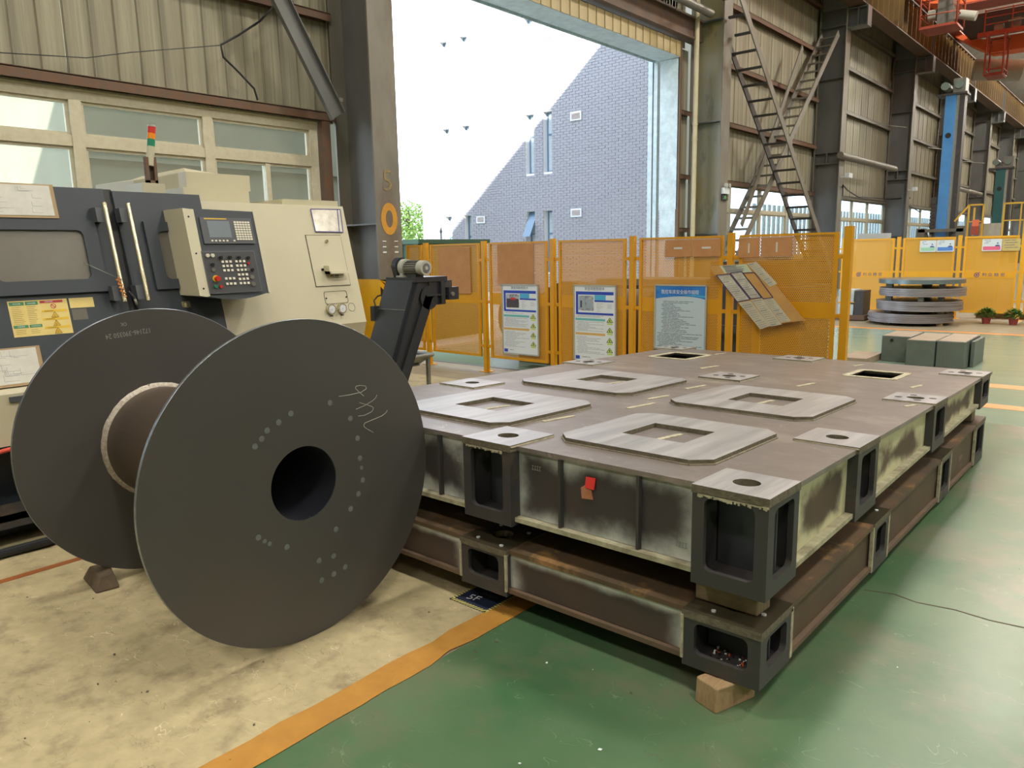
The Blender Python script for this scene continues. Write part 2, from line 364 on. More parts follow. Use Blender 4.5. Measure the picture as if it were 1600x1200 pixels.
M_rail = mat('rail_yellow', rgb(214, 176, 56), rough=0.45)
M_hazy = mat('hazard_yellow', rgb(222, 168, 20), rgb(206, 152, 16), rough=0.45, scale=4)
M_matnavy = mat('floor_sign_navy', rgb(42, 52, 78), rgb(34, 42, 64), rough=0.5, scale=10)
M_paleyel = mat('pale_yellow', rgb(196, 190, 110), rough=0.5)
M_copper = mat('orange_hose', rgb(206, 132, 66), rough=0.5)

def primer_mat(name, base1, base2, prim, w0, w1, seed, stretch=(1.0, 1.0), bias=(0, 0), nsc=3.5, namp=.4):
    """web plate with pale overspray along its borders (UV 0..1 over the plate)"""
    M = bpy.data.materials.new(name); M.use_nodes = True; nt = M.node_tree; N = nt.nodes; L = nt.links
    b = N['Principled BSDF']; b.inputs['Roughness'].default_value = 0.55; b.inputs['Metallic'].default_value = 0.1
    uv = N.new('ShaderNodeUVMap'); sp = N.new('ShaderNodeSeparateXYZ'); L.new(uv.outputs[0], sp.inputs[0])
    def mth(op, a, b_=None):
        n = N.new('ShaderNodeMath'); n.operation = op
        for i, q in enumerate((a, b_)):
            if q is None: continue
            if isinstance(q, (int, float)): n.inputs[i].default_value = q
            else: L.new(q, n.inputs[i])
        return n.outputs[0]
    u, v = sp.outputs[0], sp.outputs[1]
    du = mth('MINIMUM', mth('MULTIPLY', u, stretch[0]), mth('MULTIPLY', mth('SUBTRACT', 1.0, u), stretch[0]))
    dv = mth('MINIMUM', mth('ADD', mth('MULTIPLY', v, stretch[1]), bias[0]), mth('ADD', mth('MULTIPLY', mth('SUBTRACT', 1.0, v), stretch[1]), bias[1]))
    d = mth('MINIMUM', du, dv)
    tc = N.new('ShaderNodeTexCoord'); n1 = N.new('ShaderNodeTexNoise'); n1.inputs['Scale'].default_value = nsc; n1.inputs['Detail'].default_value = 6; n1.inputs['Roughness'].default_value = 0.55
    mp = N.new('ShaderNodeMapping'); mp.inputs['Location'].default_value = (seed, seed * 2, 0); L.new(tc.outputs['Object'], mp.inputs[0]); L.new(mp.outputs[0], n1.inputs['Vector'])
    dd = mth('ADD', d, mth('MULTIPLY', mth('SUBTRACT', n1.outputs['Fac'], 0.5), namp))
    mr = N.new('ShaderNodeMapRange'); mr.inputs[1].default_value = w0; mr.inputs[2].default_value = w1; mr.inputs[3].default_value = 1; mr.inputs[4].default_value = 0; mr.interpolation_type = 'SMOOTHERSTEP'
    L.new(dd, mr.inputs[0])
    n2 = N.new('ShaderNodeTexNoise'); n2.inputs['Scale'].default_value = 3; L.new(tc.outputs['Object'], n2.inputs['Vector'])
    r = N.new('ShaderNodeValToRGB'); r.color_ramp.elements[0].position = .35; r.color_ramp.elements[1].position = .65
    r.color_ramp.elements[0].color = base1; r.color_ramp.elements[1].color = base2; L.new(n2.outputs['Fac'], r.inputs[0])
    mx = N.new('ShaderNodeMix'); mx.data_type = 'RGBA'; L.new(mr.outputs[0], mx.inputs[0]); L.new(r.outputs[0], mx.inputs[6]); mx.inputs[7].default_value = prim
    L.new(mx.outputs[2], b.inputs['Base Color'])
    return M
M_webF = primer_mat('front_web', rgb(66, 60, 60), rgb(58, 55, 57), rgb(206, 212, 210), -0.08, 0.15, 3, (1.0, 0.45), (-.02, 0.01), 5, .3)
M_webR = primer_mat('side_web', rgb(88, 70, 56), rgb(74, 62, 52), rgb(204, 202, 166), 0.02, 0.22, 5, (0.7, 0.6), (-0.02, -0.05), 3.6, .6)
M_webL = primer_mat('lower_front_web', rgb(82, 68, 60), rgb(68, 60, 58), rgb(212, 216, 212), -0.10, 0.17, 9, (1.4, 0.8), (0.3, -0.06), 5, .3)
M_webLR = primer_mat('lower_side_web', rgb(92, 72, 54), rgb(78, 64, 50), rgb(190, 184, 160), -0.12, 0.03, 12, (1.0, 1.0), (0.2, 0.2))
M_flange_p = mat('primed_flange', rgb(186, 184, 156), rgb(126, 120, 100), rough=0.6, scale=14, amt=0.4, detail=7)
M_flange_b = mat('brown_flange', rgb(112, 92, 74), rgb(90, 76, 62), rough=0.6, scale=10, amt=0.5, detail=7)

def perf_mat(name, c, pitch=0.019, rad=0.31):
    M = bpy.data.materials.new(name); M.use_nodes = True; nt = M.node_tree; N = nt.nodes; L = nt.links
    b = N['Principled BSDF']; b.inputs['Base Color'].default_value = c; b.inputs['Roughness'].default_value = 0.45
    tc = N.new('ShaderNodeTexCoord'); sp = N.new('ShaderNodeSeparateXYZ'); L.new(tc.outputs['Object'], sp.inputs[0])
    def mth(op, a, b_=None):
        n = N.new('ShaderNodeMath'); n.operation = op
        for i, q in enumerate((a, b_)):
            if q is None: continue
            if isinstance(q, (int, float)): n.inputs[i].default_value = q
            else: L.new(q, n.inputs[i])
        return n.outputs[0]
    v = mth('DIVIDE', sp.outputs[2], pitch * 0.866); row = mth('FLOOR', v)
    u = mth('ADD', mth('DIVIDE', sp.outputs[0], pitch), mth('MULTIPLY', row, 0.5))
    du = mth('SUBTRACT', mth('FRACT', u), 0.5); dv = mth('MULTIPLY', mth('SUBTRACT', mth('FRACT', v), 0.5), 0.866)
    r = mth('SQRT', mth('ADD', mth('MULTIPLY', du, du), mth('MULTIPLY', dv, dv)))
    k = mth('LESS_THAN', r, rad)
    tr = N.new('ShaderNodeBsdfTransparent'); mx = N.new('ShaderNodeMixShader')
    L.new(k, mx.inputs[0]); L.new(b.outputs[0], mx.inputs[1]); L.new(tr.outputs[0], mx.inputs[2]); L.new(mx.outputs[0], N['Material Output'].inputs[0])
    return M
M_perf = perf_mat('perforated_orange_sheet', rgb(206, 148, 36), rad=0.25)
M_perf2 = perf_mat('perforated_amber_sheet', rgb(232, 176, 60), rad=0.15)

def glass_mat(name, c, dirt=0.35, rough=0.02, dcol=(0.5, 0.5, 0.42, 1)):
    M = bpy.data.materials.new(name); M.use_nodes = True; nt = M.node_tree; N = nt.nodes; L = nt.links
    N.remove(N['Principled BSDF'])
    tr = N.new('ShaderNodeBsdfTransparent'); tr.inputs[0].default_value = c
    gl = N.new('ShaderNodeBsdfGlossy'); gl.inputs['Roughness'].default_value = rough; gl.inputs[0].default_value = (0.9, 0.9, 0.9, 1)
    df = N.new('ShaderNodeBsdfDiffuse'); df.inputs[0].default_value = dcol
    fr = N.new('ShaderNodeFresnel'); fr.inputs[0].default_value = 1.5
    m1 = N.new('ShaderNodeMixShader'); m2 = N.new('ShaderNodeMixShader'); m1.inputs[0].default_value = dirt
    tc = N.new('ShaderNodeTexCoord'); n = N.new('ShaderNodeTexNoise'); n.inputs['Scale'].default_value = 1.3; n.inputs['Detail'].default_value = 6
    L.new(tc.outputs['Object'], n.inputs['Vector'])
    mr = N.new('ShaderNodeMapRange'); mr.inputs[3].default_value = dirt * 0.6; mr.inputs[4].default_value = dirt * 1.4; L.new(n.outputs['Fac'], mr.inputs[0]); L.new(mr.outputs[0], m1.inputs[0])
    L.new(tr.outputs[0], m1.inputs[1]); L.new(df.outputs[0], m1.inputs[2])
    ge = N.new('ShaderNodeNewGeometry'); iv = N.new('ShaderNodeMath'); iv.operation = 'SUBTRACT'; iv.inputs[0].default_value = 1; L.new(ge.outputs['Backfacing'], iv.inputs[1])
    mu = N.new('ShaderNodeMath'); mu.operation = 'MULTIPLY'; L.new(fr.outputs[0], mu.inputs[0]); L.new(iv.outputs[0], mu.inputs[1]); L.new(mu.outputs[0], m2.inputs[0]); L.new(m1.outputs[0], m2.inputs[1]); L.new(gl.outputs[0], m2.inputs[2])
    L.new(m2.outputs[0], N['Material Output'].inputs[0])
    return M
M_pane = glass_mat('dusty_window_glass', (0.92, 0.95, 0.95, 1), 0.18)
M_pane_clear = glass_mat('clean_window_glass', (0.9, 0.96, 1, 1), 0.08)
M_outglass = mat('reflecting_outdoor_glass', rgb(196, 208, 214), rough=0.1, metal=0.3)

S = 'structure'
EOF_MARK = None
# ================================================================== THE SETTING
def struct(mb, name, material, label, cat='structure', parent=None, **k):
    o = mb.build(name, material, parent, **k)
    if parent is None: tag(o, label, cat, kind=S)
    return o
Y0, Y1, XW, XE = -10.0, 78.0, -9.45, 22.0
struct(MB().box(XW - 0.05, XE, Y0, Y1, -0.2, 0), 'floor', M_concrete, 'tan concrete hall floor under the orange fence and beyond the green paint', 'floor')
struct(MB().box(-9.3, -2.16, Y0 + .2, 6.7, 0, 0.003), 'floor', M_beige, 'scuffed beige painted floor under the steel spool', 'floor')
struct(MB().box(-2.04, XE - .2, Y0 + .2, 7.77, 0, 0.003), 'floor', M_green, 'worn green painted floor under the steel frames', 'floor')
M_green2 = mat('green_epoxy_glare', rgb(128, 152, 136), rgb(140, 160, 142), rough=0.2, scale=1.5, stretch=(.4, 2, 1), amt=0.4, detail=8)  # paler than the near green: window glare is painted into the colour
struct(MB().box(-9.2, XE - .2, 7.77, 15.5, 0, 0.003), 'floor', M_green2, 'glossy green floor beyond the orange fence, window glare painted into its pale colour', 'floor')
struct(MB().box(-9.3, -2.3, 7.70, 7.77, 0, 0.004), 'trim_1', M_col_dk, 'dark threshold strip across the floor under the orange fence', 'floor line')
# yellow line with chipped borders
yl = MB(); n = 90
L_, R_ = [], []
for i in range(n + 1):
    y = -3 + i * (7.6 + 3) / n
    j1 = random.uniform(-.006, .006) + (random.random() < .12) * random.uniform(.005, .022); j2 = random.uniform(-.005, .005) - (random.random() < .12) * random.uniform(.005, .02)
    L_.append((-2.17 + j1, y, 0.006)); R_.append((-2.035 + j2, y, 0.006))
yl.add(L_ + R_, [(i, n + 1 + i, n + 2 + i, i + 1) for i in range(n)])
yl.add([(a[0], a[1], 0.002) for a in L_] + L_, [(i, i + 1, n + 2 + i, n + 1 + i) for i in range(n)])
struct(yl, 'trim_2', M_yline, 'chipped yellow line between the beige and the green floor', 'floor line')
struct(MB().box(-4.335, -4.285, -3, 6.6, 0.003, 0.005), 'trim_3', M_brownline, 'thin brown line on the beige floor by the spool', 'floor line')
struct(MB().box(-1.9, 12, 8.5, 8.72, 0.003, 0.005), 'trim_4', M_oline, 'nearer orange line across the green floor', 'floor line')
struct(MB().box(-1.9, 12, 9.74, 10.0, 0.003, 0.005), 'trim_5', M_oline, 'farther orange line across the green floor', 'floor line')
struct(MB().box(-5.0, 12, 15.5, 15.72, 0.0, 0.004), 'trim_6', M_oline, 'pale line between the green floor and the concrete before the disc stack', 'floor line')
# crack
ck = MB(); P = [(-0.92, 3.56), (-0.8, 3.60), (-0.7, 3.575), (-0.55, 3.60), (-0.42, 3.585), (-0.3, 3.60), (0.1, 3.58), (0.6, 3.62), (1.4, 3.6), (3, 3.62)]
for a, b in zip(P, P[1:]): ck.beam((a[0], a[1], 0.0035), (b[0], b[1], 0.0035), 0.008, 0.002)
struct(ck, 'trim_7', M_seam, 'dark crack in the green floor beside the frames', 'floor joint')
# flakes and scraps on the floor: nobody could count them
fl = MB()
for _ in range(190):
    x = random.uniform(-4.2, 1.8); y = random.uniform(0.4, 4.5); s = random.uniform(0.001, 0.0038); a = random.random() * 3.1
    if -3.7 < x < -.8 and 2.2 < y < 6.6: continue
    dx, dy_ = math.cos(a) * s * random.uniform(1, 3), math.sin(a) * s * 2
    fl.add([(x - dx, y - dy_, .004), (x + dy_, y - dx * .5, .004), (x + dx, y + dy_, .007), (x - dy_, y + dx * .5, .006)], [(0, 1, 2, 3)], 1 if x > -2 and random.random() < .4 else 0)
o = fl.build('swarf', [M_seam, M_white]); tag(o, 'small paint chips and metal swarf scattered on the floor in front', 'swarf', kind='stuff')

# ---- left wall: one joined mesh per sheet, sheets share their mesh
wall = empty('wall_left', (XW, 0, 0), 'pale beige corrugated sheet wall with windows and the big doorway', 'wall', kind=S)
def sheet_mesh(z0, z1, wd=0.81, far=False):
    mb = MB(); x = XW
    prof = []
    if far: prof = [(0, 0), (.008, .018), (.025, .018), (.033, 0), (.26, 0), (.27, .004), (.29, .004), (.30, 0), (.53, 0), (.54, .004), (.56, .004), (.57, 0)]
    for k in range(0 if far else 3):
        b = k * 0.27
        prof += [(b, 0), (b + 0.008, 0.016), (b + 0.022, 0.016), (b + 0.03, 0.0), (b + 0.13, 0.0), (b + 0.14, 0.003), (b + 0.16, 0.003), (b + 0.17, 0)]
    prof.append((wd - 0.006, 0))
    V = [(p[1], p[0], z0) for p in prof] + [(p[1], p[0], z1) for p in prof]; n_ = len(prof)
    mb.add(V, [(i, i + 1, n_ + i + 1, n_ + i) for i in range(n_ - 1)])
    V2 = [(-0.01, p[0], z0) for p in (prof[0], prof[-1])] + [(-0.01, p[0], z1) for p in (prof[0], prof[-1])]
    mb.add(V2, [(0, 2, 3, 1)])
    for k in range(1 if far else 3):      # dark overlap joints
        mb.add([(0.0175, k * .27 + .009, z0), (0.0175, k * .27 + .014, z0), (0.0175, k * .27 + .014, z1), (0.0175, k * .27 + .009, z1)], [(0, 1, 2, 3)], 1)
    return mb
SM = {}
def sheets(y0, y1, z0, z1, parent=wall, single=True):
    key = (round(z0, 2), round(z1, 2), y0 > 16)
    cnt = int((y1 - y0) / 0.81) + 1
    for i in range(cnt):
        y = y0 + i * 0.81
        if y + 0.4 > y1 + .42: break
        if key not in SM:
            o = sheet_mesh(z0, z1, far=y0 > 16).build('wall_sheet', [M_sheet, M_seam], parent, rec=False); SM[key] = o.data
        else:
            o = bpy.data.objects.new('wall_sheet', SM[key]); COL.objects.link(o); o.parent = parent
        o.location = (XW, y, 0)
EAVE = 10.6
COLY = [7.185, 17.985, 26.8, 35.6, 44.4, 53.2, 62.0, 70.8]
sheets(-2.2, 6.9, 3.52, EAVE); sheets(-2.2, 6.9, 0, 1.2)
sheets(7.1, 17.2, 6.43, EAVE)
sheets(17.0, 17.7, 0, 6.4)
# wall behind the camera and the plain parts nobody sees closely
far_w = MB(); far_w.box(XW - .02, XW, Y0, -2.2, 0, EAVE); far_w.box(XW - .02, XW, -2.2, 7.2, 0, 1.2)
for a, b in ((7.2, 17.2),): far_w.box(XW - .02, XW, a, b, 6.45, EAVE)
for i in range(1, 7):
    a, b = COLY[i] - .1, COLY[i + 1]
    sheets(a + .15, b - .1, 3.40, EAVE)
    sheets(a + .15, b - .1, 0, 1.2)
far_w.box(XW - .02, XW, COLY[-1], Y1, 0, EAVE)
far_w.build('wall_backing', M_sheet, wall)
# girts
gt = 0
def girt(y0, y1, z, d=0.13, h=0.09, mt=None, x0=XW + .03):
    mb = MB(); mb.box(x0, x0 + d, y0, y1, z, z + 0.012); mb.box(x0 + d - 0.01, x0 + d, y0, y1, z - h, z); mb.box(x0, x0 + .01, y0, y1, z - h, z)
    mb.box(x0 + d - 0.01, x0 + d, y0, y1, z + .0, z + .02)
    return mb.build('girt', mt or M_rust, wall)
girt(-2.2, 6.95, 3.60, mt=M_rust, h=0.1); girt(-2.2, 6.95, 3.50, h=.02, d=.05, mt=M_sheet)
for z in (4.95, 6.42, 7.92, 9.3): girt(-2.2, 6.95, z)
for z in (7.92, 9.3): girt(7.4, 17.7, z)
for z in (2.1, 3.4, 4.92): girt(17.0, 17.75, z)
for i in range(1, 7):
    a, b = COLY[i] + .22, COLY[i + 1] - .22
    for z in (3.40, 4.92, 6.41, 7.91, 9.3): girt(a, b, z, mt=M_rust if i < 2 else M_col, d=0.16, h=0.11)
# door header: beam, cream cladding, flashing, rail
struct(MB().box(-9.25, -9.05, 7.42, 17.7, 6.55, 6.95).box(-9.3, -9.0, 7.42, 17.7, 6.5, 6.55).box(-9.3, -9.0, 7.42, 17.7, 6.95, 7.0), 'trim_8', M_rustdk, 'rusty steel lintel beam above the big doorway', 'beam')
hd = empty('trim_9', (-9.2, 12, 6.09), 'cream ribbed cladding strip along the top of the big doorway', 'cladding', kind=S)
y = 7.42
hm = None
while y < 16.88:
    wd = min(0.3, 16.9 - y)
    if hm is None:
        hm = MB(); hm.box(0, .03, 0, 0.285, 6.09, 6.43); hm.box(0.03, 0.045, 0.0, 0.025, 6.09, 6.43)
        o_ = hm.build('cladding_strip', M_sheet2, hd); hm = o_.data
    else:
        o_ = bpy.data.objects.new('cladding_strip', hm); COL.objects.link(o_); o_.parent = hd
    o_.location = (-9.22, y, 0); y += 0.3
struct(MB().box(-9.80, -9.2, 7.42, 17.0, 6.08, 6.10).box(-9.80, -9.78, 7.42, 17.0, 6.10, 6.16), 'trim_10', M_trimw, 'pale blue flashing under the doorway lintel', 'flashing')
rl = MB(); rl.box(-10.0, -9.82, 7.42, 17.0, 6.13, 6.17); rl.box(-9.95, -9.93, 7.42, 17.0, 6.08, 6.13)
yy = 7.5
while yy < 16.7: rl.box(-9.825, -9.815, yy, yy + .22, 6.135, 6.165, 1); yy += .33
struct(rl, 'trim_11', [M_trimw, M_black], 'slotted door rail hanging under the doorway lintel', 'door rail')
struct(MB().box(-9.72, -9.22, 16.93, 16.96, 2.55, 6.06).box(-9.70, -9.26, 16.935, 16.96, 0, 2.55), 'trim_12', M_trimw, 'pale sheet-metal lining of the door jamb', 'door jamb')
struct(MB().box(-10.1, -9.98, 17.0, 17.12, 0, 6.13).box(-9.94, -9.84, 17.0, 17.12, 0, 6.13).box(-9.98, -9.94, 17.05, 17.1, 0, 6.13, 1), 'trim_13', [M_trimw, M_col_dk], 'vertical white door track at the edge of the doorway', 'door track')
struct(MB().box(-9.24, -9.18, 16.93, 17.0, 0, 6.43), 'trim_14', M_rust, 'rusty angle at the inner edge of the door jamb', 'door jamb')

# ---- windows in the left wall
def window(name, y0, y1, z0, z1, mulls, trans, label, pane=M_pane, sub=None, fw=0.09):
    W = empty(name, (XW, (y0 + y1) / 2, z0), label, 'window', kind=S)
    f = MB()
    x0, x1 = XW - .04, XW + .05
    f.box(x0, x1, y0, y1, z1 - fw, z1); f.box(x0, x1, y0, y1, z0, z0 + fw); f.box(x0, x1, y0, y0 + fw, z0 + fw, z1 - fw); f.box(x0, x1, y1 - fw, y1, z0 + fw, z1 - fw)
    f.box(x1, x1 + .02, y0 - .0, y1, z1 - .03, z1); f.build('window_frame', M_frame, W)
    for m_ in mulls:
        MB().box(x0, x1 + .01, m_ - fw * .5, m_ + fw * .5, z0 + fw, z1 - fw).build('mullion', M_frame, W)
    ys = [y0 + fw] + [v for m_ in mulls for v in (m_ - fw / 2, m_ + fw / 2)] + [y1 - fw]
    for t in trans:
        for i in range(0, len(ys), 2):
            MB().box(x0 + .005, x1, ys[i], ys[i + 1], t - fw * .45, t + fw * .45).build('transom', M_frame, W)
    zs = [z0 + fw] + [v for t in trans for v in (t - fw * .45, t + fw * .45)] + [z1 - fw]
    for i in range(0, len(ys), 2):
        for j in range(0, len(zs), 2):
            MB().box(XW - .008, XW - .004, ys[i], ys[i + 1], zs[j], zs[j + 1]).build('pane', pane, W)
            # inner sash bars
            s_ = MB(); a, b, c, d = ys[i], ys[i + 1], zs[j], zs[j + 1]; q = .035
            s_.box(XW - .02, XW + .02, a, b, c, c + q); s_.box(XW - .02, XW + .02, a, b, d - q, d); s_.box(XW - .02, XW + .02, a, a + q, c + q, d - q); s_.box(XW - .02, XW + .02, b - q, b, c + q, d - q)
            s_.build('sash', M_frame, W)
    if sub:
        for (sy, sz0, sz1) in sub: MB().box(x0, x1, sy - .035, sy + .035, sz0, sz1).build('glazing_bar', M_frame, W)
    return W
window('window_1', -2.2, 6.68, 1.2, 3.49, [1.72, 3.48, 5.03], [2.92], 'long cream-framed window behind the lathe, chipped paint, two rows of panes', sub=[(0.0, 1.3, 2.85), (5.85, 1.3, 2.85)], fw=0.13)
window('window_2', 18.0, 26.75, 1.2, 3.40, [20.3, 22.4, 24.5], [2.62], 'cream-framed window behind the crossed staircases', fw=0.1, pane=M_pane_clear)
window('window_3', 26.85, 35.55, 1.2, 3.40, [29.2, 31.2, 33.2], [2.58], 'bright window between the second and third far columns', fw=0.1, pane=M_pane_clear)
window('window_4', 35.65, 44.35, 1.2, 3.40, [38.0, 40.0, 42.0], [2.55], 'bright window in the bay before the blue mast', fw=0.1, pane=M_pane_clear)
window('window_5', 44.45, 53.15, 1.2, 3.40, [47.0, 49.0, 51.0], [2.55], 'bright window in the far bay behind the yellow railings', fw=0.1, pane=M_pane_clear)
window('window_6', 53.25, 61.95, 1.2, 3.4, [56, 59], [2.55], 'small bright window two bays past the blue mast', fw=0.1, pane=M_pane_clear)
window('window_7', 62.05, 70.75, 1.2, 3.4, [65, 68], [2.55], 'farthest small window of the row', fw=0.1, pane=M_pane_clear)
struct(MB().box(-9.42, -9.3, 6.70, 6.84, 0, 3.5), 'trim_15', M_rust, 'rusty brown post between the lathe window and the column', 'post')
# pale ribbed screens outside the far windows
SCN = empty('slat_screen', (-12.5, 36, 0), 'white upright slats standing outside the far windows', 'screen')
sm_ = None
for i in range(90):
    if sm_ is None: o_ = MB().box(-12.5, -12.45, 0, .30, 0.0, 3.3).build('slat', M_trimw, SCN); sm_ = o_.data
    else: o_ = bpy.data.objects.new('slat', sm_); COL.objects.link(o_); o_.parent = SCN
    o_.location = (0, 29.0 + i * 0.5, 0)

# ---- columns
COLN = ['rusty grey column painted 50 with a black and yellow base', 'stained grey column beside the cream drain pipe', 'grey column with crane bracket beside the crossed stairs',
        'grey column with crane bracket between the stairs column and the blue mast', 'grey column just behind the blue mast', 'grey column between the blue and the teal machine columns', 'grey column just behind the teal machine column', 'farthest grey column of the row']
XF, XB = -8.5, -9.36
for i, yc in enumerate(COLY):
    H = EAVE - .1
    C_ = empty('steel_column', (XF - .4, yc, 0), COLN[i], 'column', kind=S)
    MB().box(XF - .03, XF, yc - .225, yc + .225, 0.0 if i else 0.0, H).build('front_flange', M_col, C_)
    MB().box(XB, XB + .03, yc - .225, yc + .225, 0, H).build('back_flange', M_col, C_)
    MB().box(XB + .03, XF - .03, yc - .012, yc + .012, 0, H).build('column_web', M_col_dk if i != 1 else M_col_stain_lit, C_)
    for z in ((2.02,) if i == 0 else (1.95, 4.65, 7.0, 8.6)):
        MB().box(XB + .03, XF - .03, yc - .2, yc + .2, z, z + .025).build('stiffener', M_col_dk, C_)
    if i >= 2:
        MB().box(XB + .03, XF - .03, yc - .2, yc + .2, 4.3, 4.33).build('stiffener', M_col_dk, C_)
        MB().box(-8.95, -8.92, yc - .2, yc - .012, 4.33, 4.65).build('stiffener', M_col_dk, C_)
    if i >= 1:
        b = MB(); b.box(XF, -7.88, yc - .2, yc + .2, 8.48, 8.52); b.box(XF, -7.88, yc - .2, yc + .2, 9.04, 9.08); b.box(XF, -7.9, yc - .012, yc + .012, 8.52, 9.04)
        b.box(-7.92, -7.88, yc - .2, yc + .2, 8.52, 9.04); b.box(-8.2, -8.17, yc - .19, yc + .19, 8.52, 9.04)
        b.build('crane_bracket', M_col_dk, C_)
        MB().box(-9.3, -7.9, yc - .25, yc - .23, 9.1, 10.2).build('bracket_plate', M_col_dk, C_)
    if i == 0:
        MB().box(XF - .035, XF + .003, yc - .228, yc + .228, 0.0, 1.24).build('hazard_base', M_hazy, C_)
        MB().box(XB + .03, XF - .035, yc - .03, yc - .012, 0, 1.24).build('yellow_base', M_hazy, C_)
        MB().box(XB + .03, XF - .035, yc - .2, yc - .16, 0, 1.24).build('yellow_base', M_hazy, C_)
        hz_ = MB()
        for k in range(-1, 6):
            z = k * 0.28
            a = [(yc - .226, z + .45), (yc + .226, z), (yc + .226, z + .14), (yc - .226, z + .59)]
            a = [(yy_, max(0, min(1.24, zz))) for yy_, zz in a]
            hz_.add([(XF + .0045, p[0], p[1]) for p in a], [(0, 1, 2, 3)])
        hz_.build('hazard_stripe', M_black, C_)
        t_ = text('5', .42, face_posX(XF + .004, yc, 2.62), mat('faded_yellow', rgb(150, 128, 74), rgb(112, 104, 86), scale=20, amt=.4), C_, 'painted_number', sx=1.0)
        zz = MB(); zz.ring([(yc + .15 * math.cos(a), 2.1 + .225 * math.sin(a)) for a in [k * math.pi / 18 for k in range(36)]], [(yc + .065 * math.cos(a), 2.1 + .12 * math.sin(a)) for a in [k * math.pi / 18 for k in range(36)]], (yc, 2.1), lambda u, v, w_: (XF + .004 + w_, u, v), .002)
        zz.build('painted_number', mat('orange_paint_number', rgb(206, 148, 42), rgb(178, 130, 50), scale=12), C_)
        for a, b_ in ((1.78, .012), (1.70, .015), (1.62, .022)):
            for s_ in (-1, 1):
                MB().box(XF + .003, XF + .006, yc + s_ * .11 - .03 - b_ * .3, yc + s_ * .11 + .03, a, a + b_).build('white_chip', M_white, C_)
# extra dark plate between column and window
# brace from the first column up to the left
bp0, bp1 = Vector((-8.93, 6.69, 3.5)), Vector((-8.93, 3.9, 8.2))
dv = (bp1 - bp0).normalized(); pv = Vector((0, -dv.z, dv.y))
b = MB(); b.beam(bp0, bp1, .012, .24, up=pv); b.beam(bp0 + pv * .12 + Vector((.03, 0, 0)), bp1 + pv * .12 + Vector((.03, 0, 0)), .07, .012, up=pv); b.beam(bp0 - pv * .12 + Vector((.03, 0, 0)), bp1 - pv * .12 + Vector((.03, 0, 0)), .07, .012, up=pv)
o = b.build('trim_16', M_col_dk); tag(o, 'diagonal channel brace bolted to the column above the lathe window', 'brace', kind=S)
b = MB(); b.cyl((-8.93, 6.73, 3.72), (-8.86, 6.73, 3.72), .035, 6); b.build('bolt', M_silver, o)

# crane runway girder
G = empty('trim_18', (-8.2, 40, 9.1), 'rust-brown crane runway girder with upright ribs along the wall', 'girder', kind=S)
MB().box(-8.45, -7.93, 17.0, Y1, 9.1, 9.14).box(-8.45, -7.93, 17.0, Y1, 10.36, 10.4).build('girder_flange', M_rustdk, G)
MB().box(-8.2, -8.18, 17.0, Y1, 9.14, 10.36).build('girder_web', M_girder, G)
mm_ = None; yy = 17.3; k = 0
while yy < 76:
    if mm_ is None:
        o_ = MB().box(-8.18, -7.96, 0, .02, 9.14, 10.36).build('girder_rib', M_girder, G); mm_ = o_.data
    else: o_ = bpy.data.objects.new('girder_rib', mm_); COL.objects.link(o_); o_.parent = G
    o_.location = (0, yy, 0); yy += 0.62
MB().box(-8.1, -8.0, 17.0, Y1, 10.4, 10.5).build('crane_rail', M_rustdk, G)

# other walls, roof, far gable
struct(MB().box(XE, XE + .1, Y0, Y1, 0, EAVE), 'wall_right', M_sheet, 'beige sheet wall on the far side of the hall', 'wall')
struct(MB().prism([(XW, Y0, 0), (XE, Y0, 0), (XE, Y0, EAVE), ((XW + XE) / 2, Y0, 16.5), (XW, Y0, EAVE)], (0, -.1, 0)), 'wall_back', M_sheet, 'beige sheet wall behind the viewer', 'wall')
gb = MB(); XR = (XW + XE) / 2
gb.prism([(XW, Y1, 0), (XE, Y1, 0), (XE, Y1, EAVE), (XR, Y1, 16.5), (XW, Y1, EAVE)], (0, .1, 0))
struct(gb, 'wall_far', M_sheet, 'far gable wall of the hall behind the overhead crane', 'wall')
rf = MB()
rf.hexa([(XW - .45, Y0 - .3, EAVE - .1), (XR, Y0 - .3, 16.5), (XR, Y1 + .2, 16.5), (XW - .45, Y1 + .2, EAVE - .1), (XW - .45, Y0 - .3, EAVE), (XR, Y0 - .3, 16.6), (XR, Y1 + .2, 16.6), (XW - .45, Y1 + .2, EAVE)])
rf.hexa([(XE + .3, Y0 - .3, EAVE - .1), (XR, Y0 - .3, 16.5), (XR, Y1 + .2, 16.5), (XE + .3, Y1 + .2, EAVE - .1), (XE + .3, Y0 - .3, EAVE), (XR, Y0 - .3, 16.6), (XR, Y1 + .2, 16.6), (XE + .3, Y1 + .2, EAVE)])
struct(rf, 'ceiling', M_roof, 'grey underside of the pitched hall roof', 'roof')
# gable window frames (upper right corner)
for k, (xa, xb, za, zb) in enumerate(((-8.6, -7.0, 11.3, 13.2), (-6.6, -5.0, 11.3, 13.2))):
    q = MB(); q.box(xa, xb, Y1 - .12, Y1 - .02, za, za + .1); q.box(xa, xb, Y1 - .12, Y1 - .02, zb - .1, zb); q.box(xa, xa + .1, Y1 - .12, Y1 - .02, za, zb); q.box(xb - .1, xb, Y1 - .12, Y1 - .02, za, zb)
    struct(q, 'window_%d' % (8 + k), M_frame, 'cream frame high on the far gable wall, ' + ('nearer the crane runway' if k == 0 else 'nearer the crane girders'), 'window')

